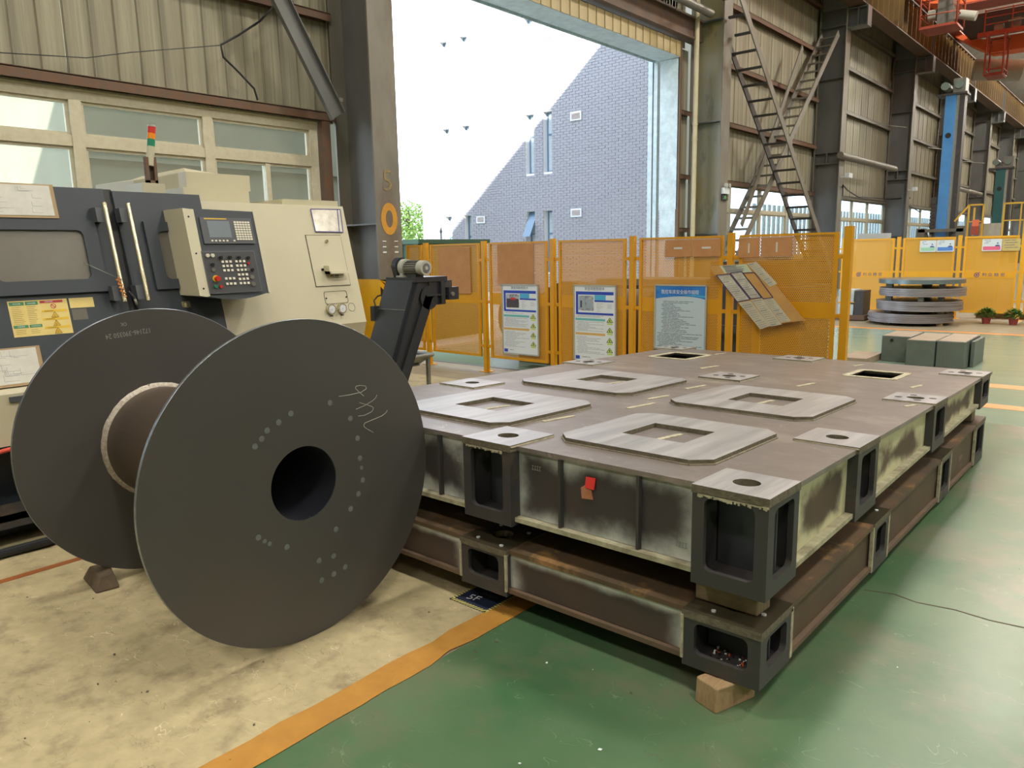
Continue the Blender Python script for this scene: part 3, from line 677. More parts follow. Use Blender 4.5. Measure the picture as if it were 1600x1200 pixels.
# pipes on the wall
def tubeobj(name, pts, r, mt, label, cat, n=10, **k):
    o = MB().tube(pts, r, n).build(name, mt); return tag(o, label, cat, **k)
o = MB().cyl((-9.0, 17.36, 0), (-9.0, 17.36, 7.0), .062, 16).cyl((-9.0, 17.36, 7.0), (-9.0, 17.36, 9.0), .062, 16)
for z in (4.2, 4.55): o.cyl((-9.0, 17.36, z), (-9.0, 17.36, z + .03), .072, 16)
o = o.build('drain_pipe', M_pale_pipe); tag(o, 'cream upright drain pipe between the doorway and the stained column', 'pipe')
tubeobj('roof_pipe', [(-8.72, 9.0, 7.06), (-8.72, 17.5, 7.06)], .095, M_silver, 'grey horizontal pipe end above the big doorway', 'pipe', n=14)
tubeobj('wall_pipe', [(-8.4, 26.3, 4.52), (-8.4, 32.9, 4.52)], .11, M_col, 'thick grey pipe running past the third column', 'pipe', n=14)
tubeobj('wall_pipe', [(-8.4, 44.2, 4.35), (-8.4, 51, 4.35)], .11, M_col, 'thick grey pipe behind the blue mast', 'pipe', n=14)
for (ya, z, lb) in ((33.4, 6.33, 'upper thin rod reaching out past the third column bay'), (42.4, 6.2, 'thin rod reaching out just before the blue mast'), (51.0, 6.2, 'thin rod reaching out past the blue mast')):
    tubeobj('tie_rod', [(-9.3, ya - .6, z), (-8.6, ya + 1.6, z)], .02, M_silver, lb, 'rod', n=6)
# cables
tubeobj('wall_cable', [(-9.25, 2.0, 3.67), (-9.25, 2.78, 3.71), (-9.25, 3.6, 3.80), (-9.25, 4.08, 3.94), (-9.25, 5.2, 4.22)], .006, M_black, 'thin cable stretched across the sheets above the lathe window', 'cable', n=6)
tubeobj('wall_cable', [(-9.22, 6.5, 5.3), (-9.22, 6.1, 4.95), (-9.22, 5.77, 4.61), (-9.22, 5.45, 4.38), (-9.22, 5.2, 4.22), (-9.22, 5.22, 4.08), (-9.22, 5.42, 3.93), (-9.22, 5.62, 3.76), (-9.22, 5.66, 3.62)], .014, M_black, 'thick black cable hanging in an S below the brace', 'cable', n=8)
tubeobj('wall_cable', [(-8.45, 26.9, 3.6), (-8.6, 27.4, 3.3), (-8.9, 28.2, 3.75), (-9.1, 29.5, 3.6), (-9.15, 31.0, 3.42), (-9.1, 35.2, 3.5), (-8.5, 35.9, 3.55), (-9.1, 37.2, 3.2), (-9.15, 38.5, 3.35), (-9.1, 40.5, 3.1)], .025, M_black, 'sagging black cable above the far windows', 'cable', n=6)
# security cameras
for (x, y_, z, lb) in ((-8.35, 26.75, 3.84, 'small white security camera on the column beside the stairs'), (-8.35, 35.5, 3.83, 'small white security camera on the next column towards the blue mast')):
    C_ = empty('security_camera', (x, y_, z), lb, 'camera')
    MB().box(-8.499, -8.3, y_ - .02, y_ + .02, z + .0, z + .04).build('camera_arm', M_white, C_)
    MB().box(-8.34, -8.2, y_ - .08, y_ + .3, z - .02, z + .13).build('camera_body', M_white, C_)
# emergency lamp and exit sign on column 2
E_ = empty('emergency_lamp', (-8.48, 18.0, 2.95), 'white twin-head emergency lamp on the stained column', 'lamp')
MB().box(-8.5, -8.42, 17.86, 18.16, 2.92, 3.07).build('lamp_body', M_white, E_)
for s_ in (17.93, 18.1):
    MB().cyl((-8.44, s_, 3.12), (-8.38, s_, 3.12), .055, 14).build('lamp_head', M_lightgrey, E_)
X_ = empty('exit_sign', (-8.48, 18.0, 2.78), 'green running-man exit sign under the emergency lamp', 'sign')
MB().box(-8.5, -8.46, 17.85, 18.15, 2.77, 2.91).build('sign_body', M_black, X_)
q = MB(); a = -8.458
q.cyl((a, 18.02, 2.885), (a + .003, 18.02, 2.885), .014, 10)
for p0, p1 in (((17.99, 2.865), (17.98, 2.83)), ((17.98, 2.83), (18.03, 2.80)), ((17.98, 2.83), (17.94, 2.80)), ((17.99, 2.86), (17.94, 2.85)), ((17.99, 2.86), (18.05, 2.845))):
    q.beam((a, p0[0], p0[1]), (a, p1[0], p1[1]), .003, .018, up=(0, -(p1[1] - p0[1]), p1[0] - p0[0]))
q.build('running_figure', mat('exit_green', rgb(120, 220, 130), rough=.4), X_)

# ---- outside
struct(MB().box(-90, XW - .05, -40, 90, -.3, -.02), 'yard', M_yard, 'pale concrete yard outside the doorway', 'ground')
BR = empty('brick_building', (-15, 20.2, 0), 'grey brick building with narrow paired windows across the yard', 'building')
WX0, WX1, WZ = -21.7, -11.2, 12.6
wins = []
for z0, z1 in ((0.9, 2.93), (4.16, 6.06), (7.2, 9.05), (10.1, 12.0)):
    for xa in (-20.5, -19.5, -16.55, -15.8): wins.append((xa, xa + .37, z0, z1))
vents = [(-14.62, -14.3, 5.68, 5.85), (-14.62, -14.3, 2.72, 2.88), (-18.8, -18.5, 2.68, 2.82)]
holes = wins
# wall core split round the windows
cs = MB()
xs = sorted({WX0, WX1} | {h[0] for h in holes} | {h[1] for h in holes}); zs = sorted({0, WZ} | {h[2] for h in holes} | {h[3] for h in holes})
for i in range(len(xs) - 1):
    for j in range(len(zs) - 1):
        cx, cz = (xs[i] + xs[i + 1]) / 2, (zs[j] + zs[j + 1]) / 2
        if any(h[0] < cx < h[1] and h[2] < cz < h[3] for h in holes): continue
        cs.add([(xs[i], 20.02, zs[j]), (xs[i + 1], 20.02, zs[j]), (xs[i + 1], 20.02, zs[j + 1]), (xs[i], 20.02, zs[j + 1])], [(0, 1, 2, 3)])
for h in holes:
    cs.add([(h[0], 20.02, h[2]), (h[1], 20.02, h[2]), (h[1], 20.02, h[3]), (h[0], 20.02, h[3]), (h[0], 20.35, h[2]), (h[1], 20.35, h[2]), (h[1], 20.35, h[3]), (h[0], 20.35, h[3])], [(0, 1, 5, 4), (1, 2, 6, 5), (2, 3, 7, 6), (3, 0, 4, 7)])
cs.add([(WX0, 20.02, 0), (WX0, 22.5, 0), (WX0, 22.5, WZ), (WX0, 20.02, WZ), (WX1, 20.02, WZ), (WX1, 22.5, WZ), (WX1, 20.02, 0), (WX1, 22.5, 0)], [(0, 1, 2, 3), (3, 2, 5, 4), (6, 7, 5, 4), (1, 7, 5, 2)])
cs.build('brick_wall', M_mortar, BR, rec=False)
# brick courses as real bricks joined into one part
bk = MB(); bh, bw_ = 0.083, 0.245; row = 0; z = 0.2
vv, ff = [], []
while z < WZ - .1:
    x = WX0 + (bw_ / 2 if row % 2 else 0)
    while x < WX1 - .05:
        x0, x1 = x + .006, min(x + bw_ - .008, WX1); z0, z1 = z + .006, z + bh - .008
        cut = any(h[0] - .01 < x1 and x0 < h[1] + .01 and h[2] - .01 < z1 and z0 < h[3] + .01 for h in holes)
        segs = [(x0, x1)]
        if cut:
            for h in holes:
                if h[2] - .01 < z1 and z0 < h[3] + .01:
                    segs = [sg for a_, b_ in segs for sg in ((a_, min(b_, h[0])), (max(a_, h[1]), b_)) if sg[1] - sg[0] > .012]
        for x0, x1 in segs:
            y_ = 20.0 + random.uniform(-.002, .003); o_ = len(vv)
            vv += [(x0, y_, z0), (x1, y_, z0), (x1, y_, z1), (x0, y_, z1), (x0, 20.02, z0), (x1, 20.02, z0), (x1, 20.02, z1), (x0, 20.02, z1)]
            ff += [(o_, o_ + 1, o_ + 2, o_ + 3), (o_ + 3, o_ + 2, o_ + 6, o_ + 7), (o_, o_ + 4, o_ + 5, o_ + 1), (o_ + 1, o_ + 5, o_ + 6, o_ + 2), (o_, o_ + 3, o_ + 7, o_ + 4)]
        x += bw_
    z += bh; row += 1
me = bpy.data.meshes.new('brick_courses'); me.from_pydata(vv, [], ff); me.materials.append(M_brick)
o = bpy.data.objects.new('brick_courses', me); COL.objects.link(o); o.parent = BR; o['kind'] = 'stuff'
for k, h in enumerate(wins):
    fr = MB(); x0, x1, z0, z1 = h; y_ = 20.22
    for a in ((x0, x0 + .05, z0, z1), (x1 - .05, x1, z0, z1), (x0 + .05, x1 - .05, z0, z0 + .05), (x0 + .05, x1 - .05, z1 - .05, z1), (x0 + .05, x1 - .05, z0 + (z1 - z0) * .62, z0 + (z1 - z0) * .62 + .05)):
        fr.box(a[0], a[1], y_, y_ + .05, a[2], a[3])
    f_ = fr.build('window', M_bframe, BR)
    MB().box(x0 + .05, x1 - .05, y_ + .02, y_ + .03, z0 + .05, z1 - .05).build('pane', M_outglass, f_)
# open sash in the lowest row
q = MB(); q.hexa([(-16.52, 20.2, 2.9), (-16.2, 20.2, 2.9), (-16.2, 20.16, 2.9), (-16.52, 20.16, 2.9), (-16.52, 19.78, 2.1), (-16.2, 19.78, 2.1), (-16.2, 19.74, 2.1), (-16.52, 19.74, 2.1)])
q.build('open_sash', M_bframe, BR)
for v in vents:
    q = MB(); q.box(v[0] - .05, v[1] + .05, 19.97, 20.0, v[2] - .05, v[3] + .05); q.build('vent_surround', M_white, BR)
    q = MB()
    for k in range(4): q.box(v[0], v[1], 19.955, 19.97, v[2] + k * .045, v[2] + k * .045 + .025)
    q.build('vent_grille', mat('vent_brown', rgb(150, 130, 126)), BR)

NB = empty('neighbour_building', (-17, 9, 0), 'plain grey-green building seen through the window behind the lathe', 'building')
q = MB(); q.box(-24, -16.5, 6.0, 13.3, 0, 11); q.build('wall', M_neigh, NB)
q = MB(); q.box(-16.5, -16.4, 6.0, 13.3, 3.6, 3.75); q.box(-16.5, -16.35, 6.0, 13.3, 5.3, 5.5); q.build('string_course', M_neigh, NB)
for k in range(2):
    y_ = 8.2 + k * 2.2
    f_ = MB().box(-16.5, -16.44, y_, y_ + .1, 1.6, 2.7).box(-16.5, -16.44, y_ + 1.2, y_ + 1.3, 1.6, 2.7).box(-16.5, -16.44, y_, y_ + 1.3, 2.6, 2.7).box(-16.5, -16.44, y_, y_ + 1.3, 1.5, 1.6).build('window', M_frame, NB)
    MB().box(-16.49, -16.47, y_ + .1, y_ + 1.2, 1.6, 2.6).build('pane', M_outglass, f_)
# green skip behind the first fence panel
SK = empty('green_container', (-11.5, 10.2, 0), 'dark green ribbed container outside behind the first fence panel', 'container')
MB().box(-14, -10.4, 9.5, 11.3, -.02, 1.82).build('body', M_skipgreen, SK)
for k in range(8): MB().box(-14 + k * .5, -13.9 + k * .5, 9.44, 9.5, .1, 1.82).build('rib', M_skipgreen, SK)
MB().box(-14, -10.36, 9.42, 11.36, 1.78, 1.86).build('rim', M_skipgreen, SK)
# tree
T = empty('tree', (-27.1, 24, 0), 'yellow-green leafy tree beside the brick building', 'tree')
MB().tube([(-27.1, 24, 0), (-27.05, 24, 1.2), (-27.1, 24.05, 2.6), (-27.1, 24, 3.6)], .12).build('trunk', M_bark, T)
q = MB()
for _ in range(2600):
    a = random.random() * 6.28; b_ = math.acos(random.uniform(-1, 1)); r_ = 1.25 * random.random() ** .4
    c = Vector((-27.1 + r_ * math.sin(b_) * math.cos(a), 24 + r_ * math.sin(b_) * math.sin(a), 2.7 + 1.1 * r_ * math.cos(b_)))
    u = Vector((random.gauss(0, 1), random.gauss(0, 1), random.gauss(0, 1))).normalized() * .07; v = u.orthogonal().normalized() * .045
    q.add([c - u, c - v, c + u, c + v], [(0, 1, 2, 3)])
q.build('foliage', M_treeleaf, T, rec=False)
# yard lamp post
Lp = empty('lamp_post', (-19.5, 17, 0), 'slim grey lamp post standing in front of the brick wall', 'lamp post')
MB().cyl((-20.0, 19.3, 0), (-20.0, 19.3, 2.35), .035, 8).build('pole', M_col_dk, Lp); MB().cyl((-20.0, 19.3, 2.35), (-20.0, 19.3, 2.6), .05, 8, .01).build('finial', M_col_dk, Lp)
# ================================================================== STEEL FRAMES
FX0, FX1, FY0, FY1 = -3.60, -0.905, 2.32, 6.46
def zt_u(y): return 0.783 - 0.0328 * (y - 2.32)
def zb_u(y): return 0.431
def zt_l(y): return 0.318
def zb_l(y): return max(0.103 - 0.0249 * (y - 2.32), 0.004)

def casting(parent, x0, x1, y0, y1, zl, zh, faces, holes4=False, body=M_cast, top=M_mach, hole_r=.048, lift=0.010, name='corner_casting'):
    """hollow welded corner box: pad with round hole on top, windows with rounded corners in the outer faces"""
    mb = MB(); zm = (y0 + y1) / 2; t = .022
    H0, H1 = zl(zm), zh(zm) + lift
    cx, cy = (x0 + x1) / 2, (y0 + y1) / 2
    zc = lambda y: zh(y) + lift
    mb.vbox(x0 + t, x1 - t, y0 + t, y1 - t, zl, lambda y: zl(y) + .03)     # foot plate
    def wall_x(x, s):     # face at x, between the front and rear faces
        nonlocal_y = (y0 + t, y1 - t); ya, yb = nonlocal_y
        if ('x+' if s > 0 else 'x-') in faces:
            o_ = [(ya, zl(ya)), (yb, zl(yb)), (yb, zc(yb) - .03), (ya, zc(ya) - .03)]
            w_ = rrect(y0 + .055, y1 - .045, max(zl(y0), zl(y1)) + .055, min(zc(y0), zc(y1)) - .045, .026)
            mb.ring(o_, w_, (cy, (H0 + H1) / 2), lambda u, v, q: (x + s * q, u, v), t)
        else: mb.vbox(min(x, x - s * t), max(x, x - s * t), ya, yb, zl, lambda y: zc(y) - .03)
    def wall_y(y, s):
        a, b_ = zl(y), zc(y) - .03
        if ('y+' if s > 0 else 'y-') in faces:
            w_ = rrect(x0 + .045, x1 - .045, a + .055, b_ - .012, .026)
            mb.ring(rect(x0, x1, a, b_), w_, (cx, (a + b_) / 2), lambda u, v, q: (u, y + s * q, v), t)
        else: mb.box(x0, x1, min(y, y - s * t), max(y, y - s * t), a, b_)
    wall_x(x1, 1); wall_x(x0, -1); wall_y(y0, -1); wall_y(y1, 1)
    o = mb.build(name, body, parent)
    pk = MB()                                                              # inner partition seen through the windows
    if 'y-' in faces: pk.vbox(x0 + .03, x1 - .03, y0 + .15, y0 + .16, lambda y: zl(y) + .03, lambda y: zc(y) - .03)
    if 'x+' in faces: pk.vbox(x1 - .15, x1 - .14, y0 + (.16 if 'y-' in faces else .03), y1 - .03, lambda y: zl(y) + .03, lambda y: zc(y) - .03)
    if 'x-' in faces: pk.vbox(x0 + .14, x0 + .15, y0 + .03, y1 - .03, lambda y: zl(y) + .03, lambda y: zc(y) - .03)
    if pk.v: pk.build('pocket_plate', M_castin, o)
    tp = MB()
    hr = circ(cx, cy, hole_r, 32)
    tp.ring(rect(x0 - .003, x1 + .003, y0 - .003, y1 + .003), hr, (cx, cy), lambda u, v, q: (u, v, zc(v) + q), .03, 0, 1)
    po = tp.build('corner_pad', [top, M_mach_edge], parent)
    if holes4:
        for k, (ax, ay) in enumerate(((-.085, -.03), (.085, .03), (-.03, .09), (.03, -.09))):
            h = MB(); h.cyl((cx + ax, cy + ay, zc(cy + ay) - .001), (cx + ax, cy + ay, zc(cy + ay) + .0012), .02, 14); h.build('bolt_hole', M_black, po)
    return po

def deck(parent, x0, x1, y0, y1, zh, holes, material, t=.02, name='deck_plate'):
    mb = MB(); xs = sorted({x0, x1} | {h[0] for h in holes} | {h[1] for h in holes}); ys = sorted({y0, y1} | {h[2] for h in holes} | {h[3] for h in holes})
    inh = lambda cx, cy: any(h[0] < cx < h[1] and h[2] < cy < h[3] for h in holes)
    for i in range(len(xs) - 1):
        for j in range(len(ys) - 1):
            cx, cy = (xs[i] + xs[i + 1]) / 2, (ys[j] + ys[j + 1]) / 2
            if inh(cx, cy): continue
            mb.vbox(xs[i], xs[i + 1], ys[j], ys[j + 1], lambda y: zh(y) - t, zh)
    return mb.build(name, material, parent, rec=False)

# ---- upper frame
U = empty('steel_chassis', ((FX0 + FX1) / 2, (FY0 + FY1) / 2, .431), 'upper dark welded steel frame with four bright chamfered plates on its deck', 'steel frame')
cast_R = [(2.30, 2.575), (3.255, 3.56), (4.655, 4.97), (6.12, 6.44)]
cast_L = [(2.30, 2.575), (3.37, 3.665), (4.83, 5.145), (6.36, 6.66)]
pads_u = [(-1.17, -.895, a, b) for a, b in cast_R]
openings = [(-3.34, -2.99, 5.70, 6.15), (-1.665, -1.345, 5.59, 6.0)]
cast_l2 = [(-3.60, -3.31, 2.30, 2.575), (-3.55, -3.245, 3.37, 3.665), (-3.635, -3.345, 4.83, 5.145), (-3.68, -3.39, 6.36, 6.66)]
front_mid = (-2.30, -2.022, 2.31, 2.61); mid = (-2.40, -2.10, 4.77, 5.10); far_mid = (-2.45, -2.13, 6.23, 6.57)
holes_u = openings + pads_u + cast_l2 + [front_mid, mid, far_mid]
dk_holes = [(max(h[0], FX0), min(h[1], FX1), max(h[2], 2.356), min(h[3], 6.58)) for h in holes_u]
deck(U, FX0 + .0, FX1 + .0, 2.356, 6.58, zt_u, dk_holes, M_deck)
for i, (a, b) in enumerate(cast_R):
    casting(U, -1.17, -.897, a, b, zb_u, zt_u, {'x+'} | ({'y-'} if i == 0 else set()) | ({'y+'} if i == 3 else set()), holes4=i >= 2)
for i, c in enumerate(cast_l2):
    casting(U, c[0], c[1], c[2], c[3], zb_u, zt_u, {'x-'} | ({'y-'} if i == 0 else set()), holes4=i >= 2)
casting(U, *front_mid, zb_u, zt_u, {'y-'}); casting(U, *far_mid, zb_u, zt_u, {'y+'}, holes4=True, lift=.012)
casting(U, *mid, zb_u, zt_u, set(), holes4=True, lift=.014)
# webs, flanges, ribs
def side_beam(parent, y0, y1, x, s, zl, zh, webm, flm, ft=.02, inset=.035, fw=.09):
    w_ = MB(); w_.vbox(min(x - s * inset, x - s * (inset + .012)), max(x - s * inset, x - s * (inset + .012)), y0, y1, lambda y: zl(y) + .02 + ft, lambda y: zh(y) - .02)
    a, b_ = zl, zh
    w_.build('side_web', webm, parent, uvf=lambda c: ((c.y - y0) / (y1 - y0), (c.z - zl(c.y) - .02) / max(.01, zh(c.y) - zl(c.y) - .04)))
    f_ = MB(); f_.vbox(min(x, x - s * fw), max(x, x - s * fw), y0, y1, lambda y: zl(y) + .018, lambda y: zl(y) + .018 + ft); f_.build('bottom_flange', flm, parent)
def front_beam(parent, x0, x1, y, s, zl, zh, webm, flm, ribs=(), ft=.02, inset=.035, fw=.09):
    yi = y - s * inset
    w_ = MB(); w_.box(x0, x1, min(yi, yi - s * .012), max(yi, yi - s * .012), zl(y) + .02 + ft, zh(y) - .02)
    w_.build('front_web', webm, parent, uvf=lambda c: ((c.x - x0) / (x1 - x0), (c.z - zl(y) - .02) / (zh(y) - zl(y) - .04)))
    f_ = MB(); f_.box(x0, x1, min(y, y - s * fw), max(y, y - s * fw), zl(y) + .018, zl(y) + .018 + ft); f_.build('bottom_flange', flm, parent)
    for r in ribs: MB().box(r - .006, r + .006, min(y - s * .012, yi), max(y - s * .012, yi), zl(y) + .04, zh(y) - .02).build('rib', M_cast, parent)
for i in range(3):
    side_beam(U, cast_R[i][1], cast_R[i + 1][0], FX1, 1, zb_u, zt_u, M_webR, M_flange_p)
    side_beam(U, cast_L[i][1], cast_L[i + 1][0], FX0 + .03, -1, zb_u, zt_u, M_webR, M_flange_p)
front_beam(U, -2.022, -1.17, 2.335, -1, zb_u, zt_u, M_webF, M_flange_p, ribs=(-1.79, -1.42))
front_beam(U, -3.31, -2.30, 2.335, -1, zb_u, zt_u, M_webF, M_flange_p, ribs=(-2.50, -2.9))
front_beam(U, -2.13, -1.17, 6.56, 1, zb_u, zt_u, M_webF, M_flange_p); front_beam(U, -3.39, -2.45, 6.56, 1, zb_u, zt_u, M_webF, M_flange_p)
# inner cross beams close the openings from below
q = MB()
for a in (2.6, 3.4, 4.9, 5.5, 6.3): q.vbox(FX0 + .1, FX1 - .1, a, a + .02, lambda y: .47, lambda y: zt_u(y) - .02)
for a in (-3.2 + .9, -1.2, -3.45, -2.9, -1.75): q.vbox(a, a + .02, 2.5, 6.3, lambda y: .47, lambda y: zt_u(y) - .02)
q.box(FX0 + .1, FX1 - .1, 2.5, 6.4, .455, .47)
q.build('inner_stiffener', M_castin, U)
# four chamfered reinforcing plates with square windows
def chamf(x0, x1, y0, y1, c): return [(x0 + c, y0), (x1 - c, y0), (x1, y0 + c), (x1, y1 - c), (x1 - c, y1), (x0 + c, y1), (x0, y1 - c), (x0, y0 + c)]
for (x0, x1, y0, y1, ix0, ix1, iy0, iy1) in ((-3.10, -2.31, 2.575, 3.39, -2.86, -2.55, 2.82, 3.13), (-1.975, -1.245, 2.55, 3.315, -1.776, -1.468, 2.797, 3.09),
                                             (-3.20, -2.345, 3.73, 4.56, -2.92, -2.622, 4.02, 4.326), (-2.06, -1.262, 3.685, 4.52, -1.807, -1.49, 3.95, 4.265)):
    q = MB(); q.ring(chamf(x0, x1, y0, y1, .07), rect(ix0, ix1, iy0, iy1), ((ix0 + ix1) / 2, (iy0 + iy1) / 2), lambda u, v, w_: (u, v, zt_u(v) + .022 + w_), .022, 0, 1)
    pl = q.build('reinforcing_plate', [M_mach, M_mach_edge], U)
    q = MB()
    oc = chamf(x0, x1, y0, y1, .07)
    for a, b in zip(oc, oc[1:] + oc[:1]): q.beam((a[0], a[1], zt_u(a[1]) + .003), (b[0], b[1], zt_u(b[1]) + .003), .014, .006)
    q.build('weld_bead', M_bead, pl)
# plug-weld slots and spatter beside the openings
q = MB()
for (x, y_, l) in ((-2.13, 3.55, .24), (-2.25, 2.95, .22), (-2.2, 3.86, .20), (-2.22, 4.38, .22), (-2.62, 5.38, .25), (-1.62, 2.935, .20), (-1.66, 4.1, .22), (-2.72, 4.17, .22), (-2.7, 2.97, .2), (-2.98, 6.33, .16), (-1.72, 4.95, .22), (-1.78, 6.28, .14), (-1.15, 5.35, .16), (-1.0, 4.55, .1)):
    dx = .05 if x > -2.3 else .04
    q.beam((x - dx * .3, y_ - l / 2, zt_u(y_ - l / 2) + .0015), (x + dx * .3, y_ + l / 2, zt_u(y_ + l / 2) + .0015), .026, .004)
for h in openings:
    for a, b in (((h[0], h[2]), (h[1], h[2])), ((h[1], h[2]), (h[1], h[3])), ((h[1], h[3]), (h[0], h[3])), ((h[0], h[3]), (h[0], h[2]))):
        q.beam((a[0], a[1], zt_u(a[1]) + .003), (b[0], b[1], zt_u(b[1]) + .003), .045, .006)
for c in (pads_u + cast_l2 + [front_mid, mid, far_mid]):
    for a, b in (((c[0], c[2]), (c[1], c[2])), ((c[0], c[2]), (c[0], c[3])), ((c[0], c[3]), (c[1], c[3])), ((c[1], c[2]), (c[1], c[3]))):
        if max(a[0], b[0]) == min(a[0], b[0]) and a[0] > -.95: continue
        if a[1] == b[1] and a[1] < 2.34: continue
        q.beam((a[0], a[1], zt_u(a[1]) + .002), (b[0], b[1], zt_u(b[1]) + .002), .014, .006)
q.build('weld_spatter', M_weldprimer, U)['kind'] = 'stuff'
# light spatter on the corner faces
q = MB()
for (x, n_) in ((-2.28, 32), (-1.15, 38)):
    for k in range(n_):
        a = x + k * .0067; h_ = random.uniform(.003, .016)
        q.box(a, a + .0065, 2.297 if x > -2 else 2.307, 2.30 if x > -2 else 2.31, zt_u(2.3) - .02 - h_, zt_u(2.3) - .018)
q.build('slag_drips', M_weldprimer, U)['kind'] = 'stuff'
# torn red sticker
q = MB(); y_ = 2.368
q.hexa([(-1.69, y_ - .002, .615), (-1.635, y_ - .002, .62), (-1.635, y_, .62), (-1.69, y_, .615), (-1.695, y_ - .002, .66), (-1.65, y_ - .006, .69), (-1.65, y_, .69), (-1.695, y_, .66)], 0)
q.hexa([(-1.668, y_ - .012, .668), (-1.625, y_ - .012, .665), (-1.625, y_ - .008, .665), (-1.668, y_ - .008, .668), (-1.668, y_ - .004, .71), (-1.622, y_ - .004, .712), (-1.622, y_, .712), (-1.668, y_, .71)], 1)
o = q.build('sticker', [mat('torn_sticker_back', rgb(196, 136, 104), rgb(176, 110, 84), scale=40), mat('torn_sticker_red', rgb(206, 52, 48), rough=.5)], U); o['label'] = 'torn red sticker on the front web'
# chalk scribbles on webs
def scribble(name, pts_list, fmap, wdt, mt, parent):
    q = MB()
    for pts in pts_list:
        for a, b in zip(pts, pts[1:]):
            A, B = Vector(fmap(*a)), Vector(fmap(*b)); q.beam(A, B, wdt, .0012, up=Vector(fmap(0, 0, 1)) - Vector(fmap(0, 0, 0)) )
    return q.build(name, mt, parent)
for (cx, cz) in ((-1.95, .70), (-1.27, .53), (-2.40, .66)):
    pl = []
    for k in range(4):
        a = cx + k * .013; pl.append([(a, cz + .006), (a + .009, cz + .009), (a + .003, cz - .004), (a + .01, cz - .010), (a, cz - .011)])
    scribble('chalk_mark', pl, lambda u, v, w_=0: (u, 2.3675 - w_, v), .0018, M_chalk, U)

# ---- lower frame
Lw = empty('steel_chassis', ((FX0 + FX1) / 2, (FY0 + FY1) / 2, 0.0), 'lower rusty welded steel frame lying under the other one on timber blocks', 'steel frame')
cR = [(2.30, 2.58), (3.60, 3.86), (4.99, 5.28), (6.10, 6.45)]
cM = (-2.325, -2.049, 2.30, 2.58)
holes_l = [(-1.197, FX1, a, b) for a, b in cR] + [cM] + [(FX0, -3.31, a, b) for a, b in cR]
deck(Lw, FX0, FX1, 2.32, 6.45, zt_l, [(h[0], h[1], max(h[2], 2.32), h[3]) for h in holes_l], M_rustdeck)
for i, (a, b) in enumerate(cR):
    casting(Lw, -1.197, FX1, a, b, zb_l, zt_l, {'x+'} | ({'y-'} if i == 0 else set()) | ({'y+'} if i == 3 else set()), body=M_cast, top=M_olive, lift=.002)
    casting(Lw, FX0, -3.31, a, b, zb_l, zt_l, {'x-'} | ({'y-'} if i == 0 else set()), body=M_cast, top=M_olive, lift=.002)
casting(Lw, *cM, zb_l, zt_l, {'y-'}, top=M_olive, lift=.002)
for i in range(3):
    side_beam(Lw, cR[i][1], cR[i + 1][0], FX1, 1, zb_l, zt_l, M_webLR, M_flange_b, inset=.02)
    side_beam(Lw, cR[i][1], cR[i + 1][0], FX0, -1, zb_l, zt_l, M_webLR, M_flange_b, inset=.02)
front_beam(Lw, -2.049, -1.197, 2.31, -1, zb_l, zt_l, M_webL, M_flange_b, inset=.02); front_beam(Lw, -3.31, -2.325, 2.31, -1, zb_l, zt_l, M_webL, M_flange_b, inset=.02)
# pale weld seams beside castings and small bolt heads
q = MB()
for ci, (a, b) in enumerate(cR):
    for y_ in ((b,) if ci == 0 else (a,) if ci == 3 else (a, b)):
        q.vbox(FX1 - .012, FX1 + .003, y_ - .010, y_ + .010, lambda y: zb_l(y) + .01, lambda y: zt_l(y) - .015)
for x in (-1.197, -2.049, -2.325): q.box(x - .005, x + .005, 2.294, 2.305, .13, .30)
q.build('weld_seam', M_weldprimer, Lw)['kind'] = 'stuff'
q = MB()
for x, y_ in ((-1.1, 2.345), (-.95, 2.43), (-2.10, 2.33), (-2.25, 2.34), (-2.10, 2.52), (-2.27, 2.52), (-1.1, 3.66), (-.95, 3.8)): q.cyl((x, y_, .3201), (x, y_, .325), .009, 14)
q.build('plug_head', M_white, Lw)
q = MB()
for _ in range(60):
    x = random.uniform(-1.12, -.95); y_ = random.uniform(2.33, 2.44); r_ = random.uniform(.001, .004)
    q.box(x - r_, x + r_, y_ - r_, y_ + r_, .133, .133 + r_ * 2, random.choice((0, 0, 1, 2)))
o = q.build('pocket_debris', [M_black, M_white, mat('rust_crumb', rgb(200, 90, 40))], Lw); o['kind'] = 'stuff'
text('R009', .05, face_posX(FX1 - .0185, 5.72, .16), M_chalk, Lw, 'stencil_text')
text('U 11', .04, face_posX(FX1 - .0185, 5.75, .10), M_chalk, Lw, 'stencil_text')

# ---- timber
def timber(pts, label, mt, z0, z1, bev=0.0, name='timber_block'):
    q = MB(); n_ = len(pts)
    q.prism([(p[0], p[1], z0) for p in pts], (0, 0, z1 - z0)); o = q.build(name, mt)
    md = o.modifiers.new('b', 'BEVEL'); md.width = .006; md.segments = 2
    return tag(o, label, 'timber block')
q = MB()
A = [Vector((-1.125, 2.262, .0)), Vector((-1.027, 2.232, .0)), Vector((-.965, 2.42, .0)), Vector((-1.05, 2.46, .0))]
q.add([*A, A[0] + Vector((.0, .01, .095)), A[1] + Vector((0, 0, .1)), A[2] + Vector((0, -.06, .1)), A[2] + Vector((0, 0, .045)), A[3] + Vector((0, 0, .1))],
      [(0, 3, 2, 1), (0, 1, 5, 4), (1, 2, 7, 6, 5), (2, 3, 8, 7), (3, 0, 4, 8), (4, 5, 6, 8), (6, 7, 8)])
o = q.build('timber_block', M_wood); md = o.modifiers.new('b', 'BEVEL'); md.width = .008; md.segments = 3
tag(o, 'pale timber block on the green floor under the front corner of the lower frame', 'timber block')
timber([(-1.20, 2.40), (-.962, 2.40), (-.955, 2.50), (-1.20, 2.52)], 'flat dirty timber block between the two frames at the front corner', M_wooddk, .321, .43)
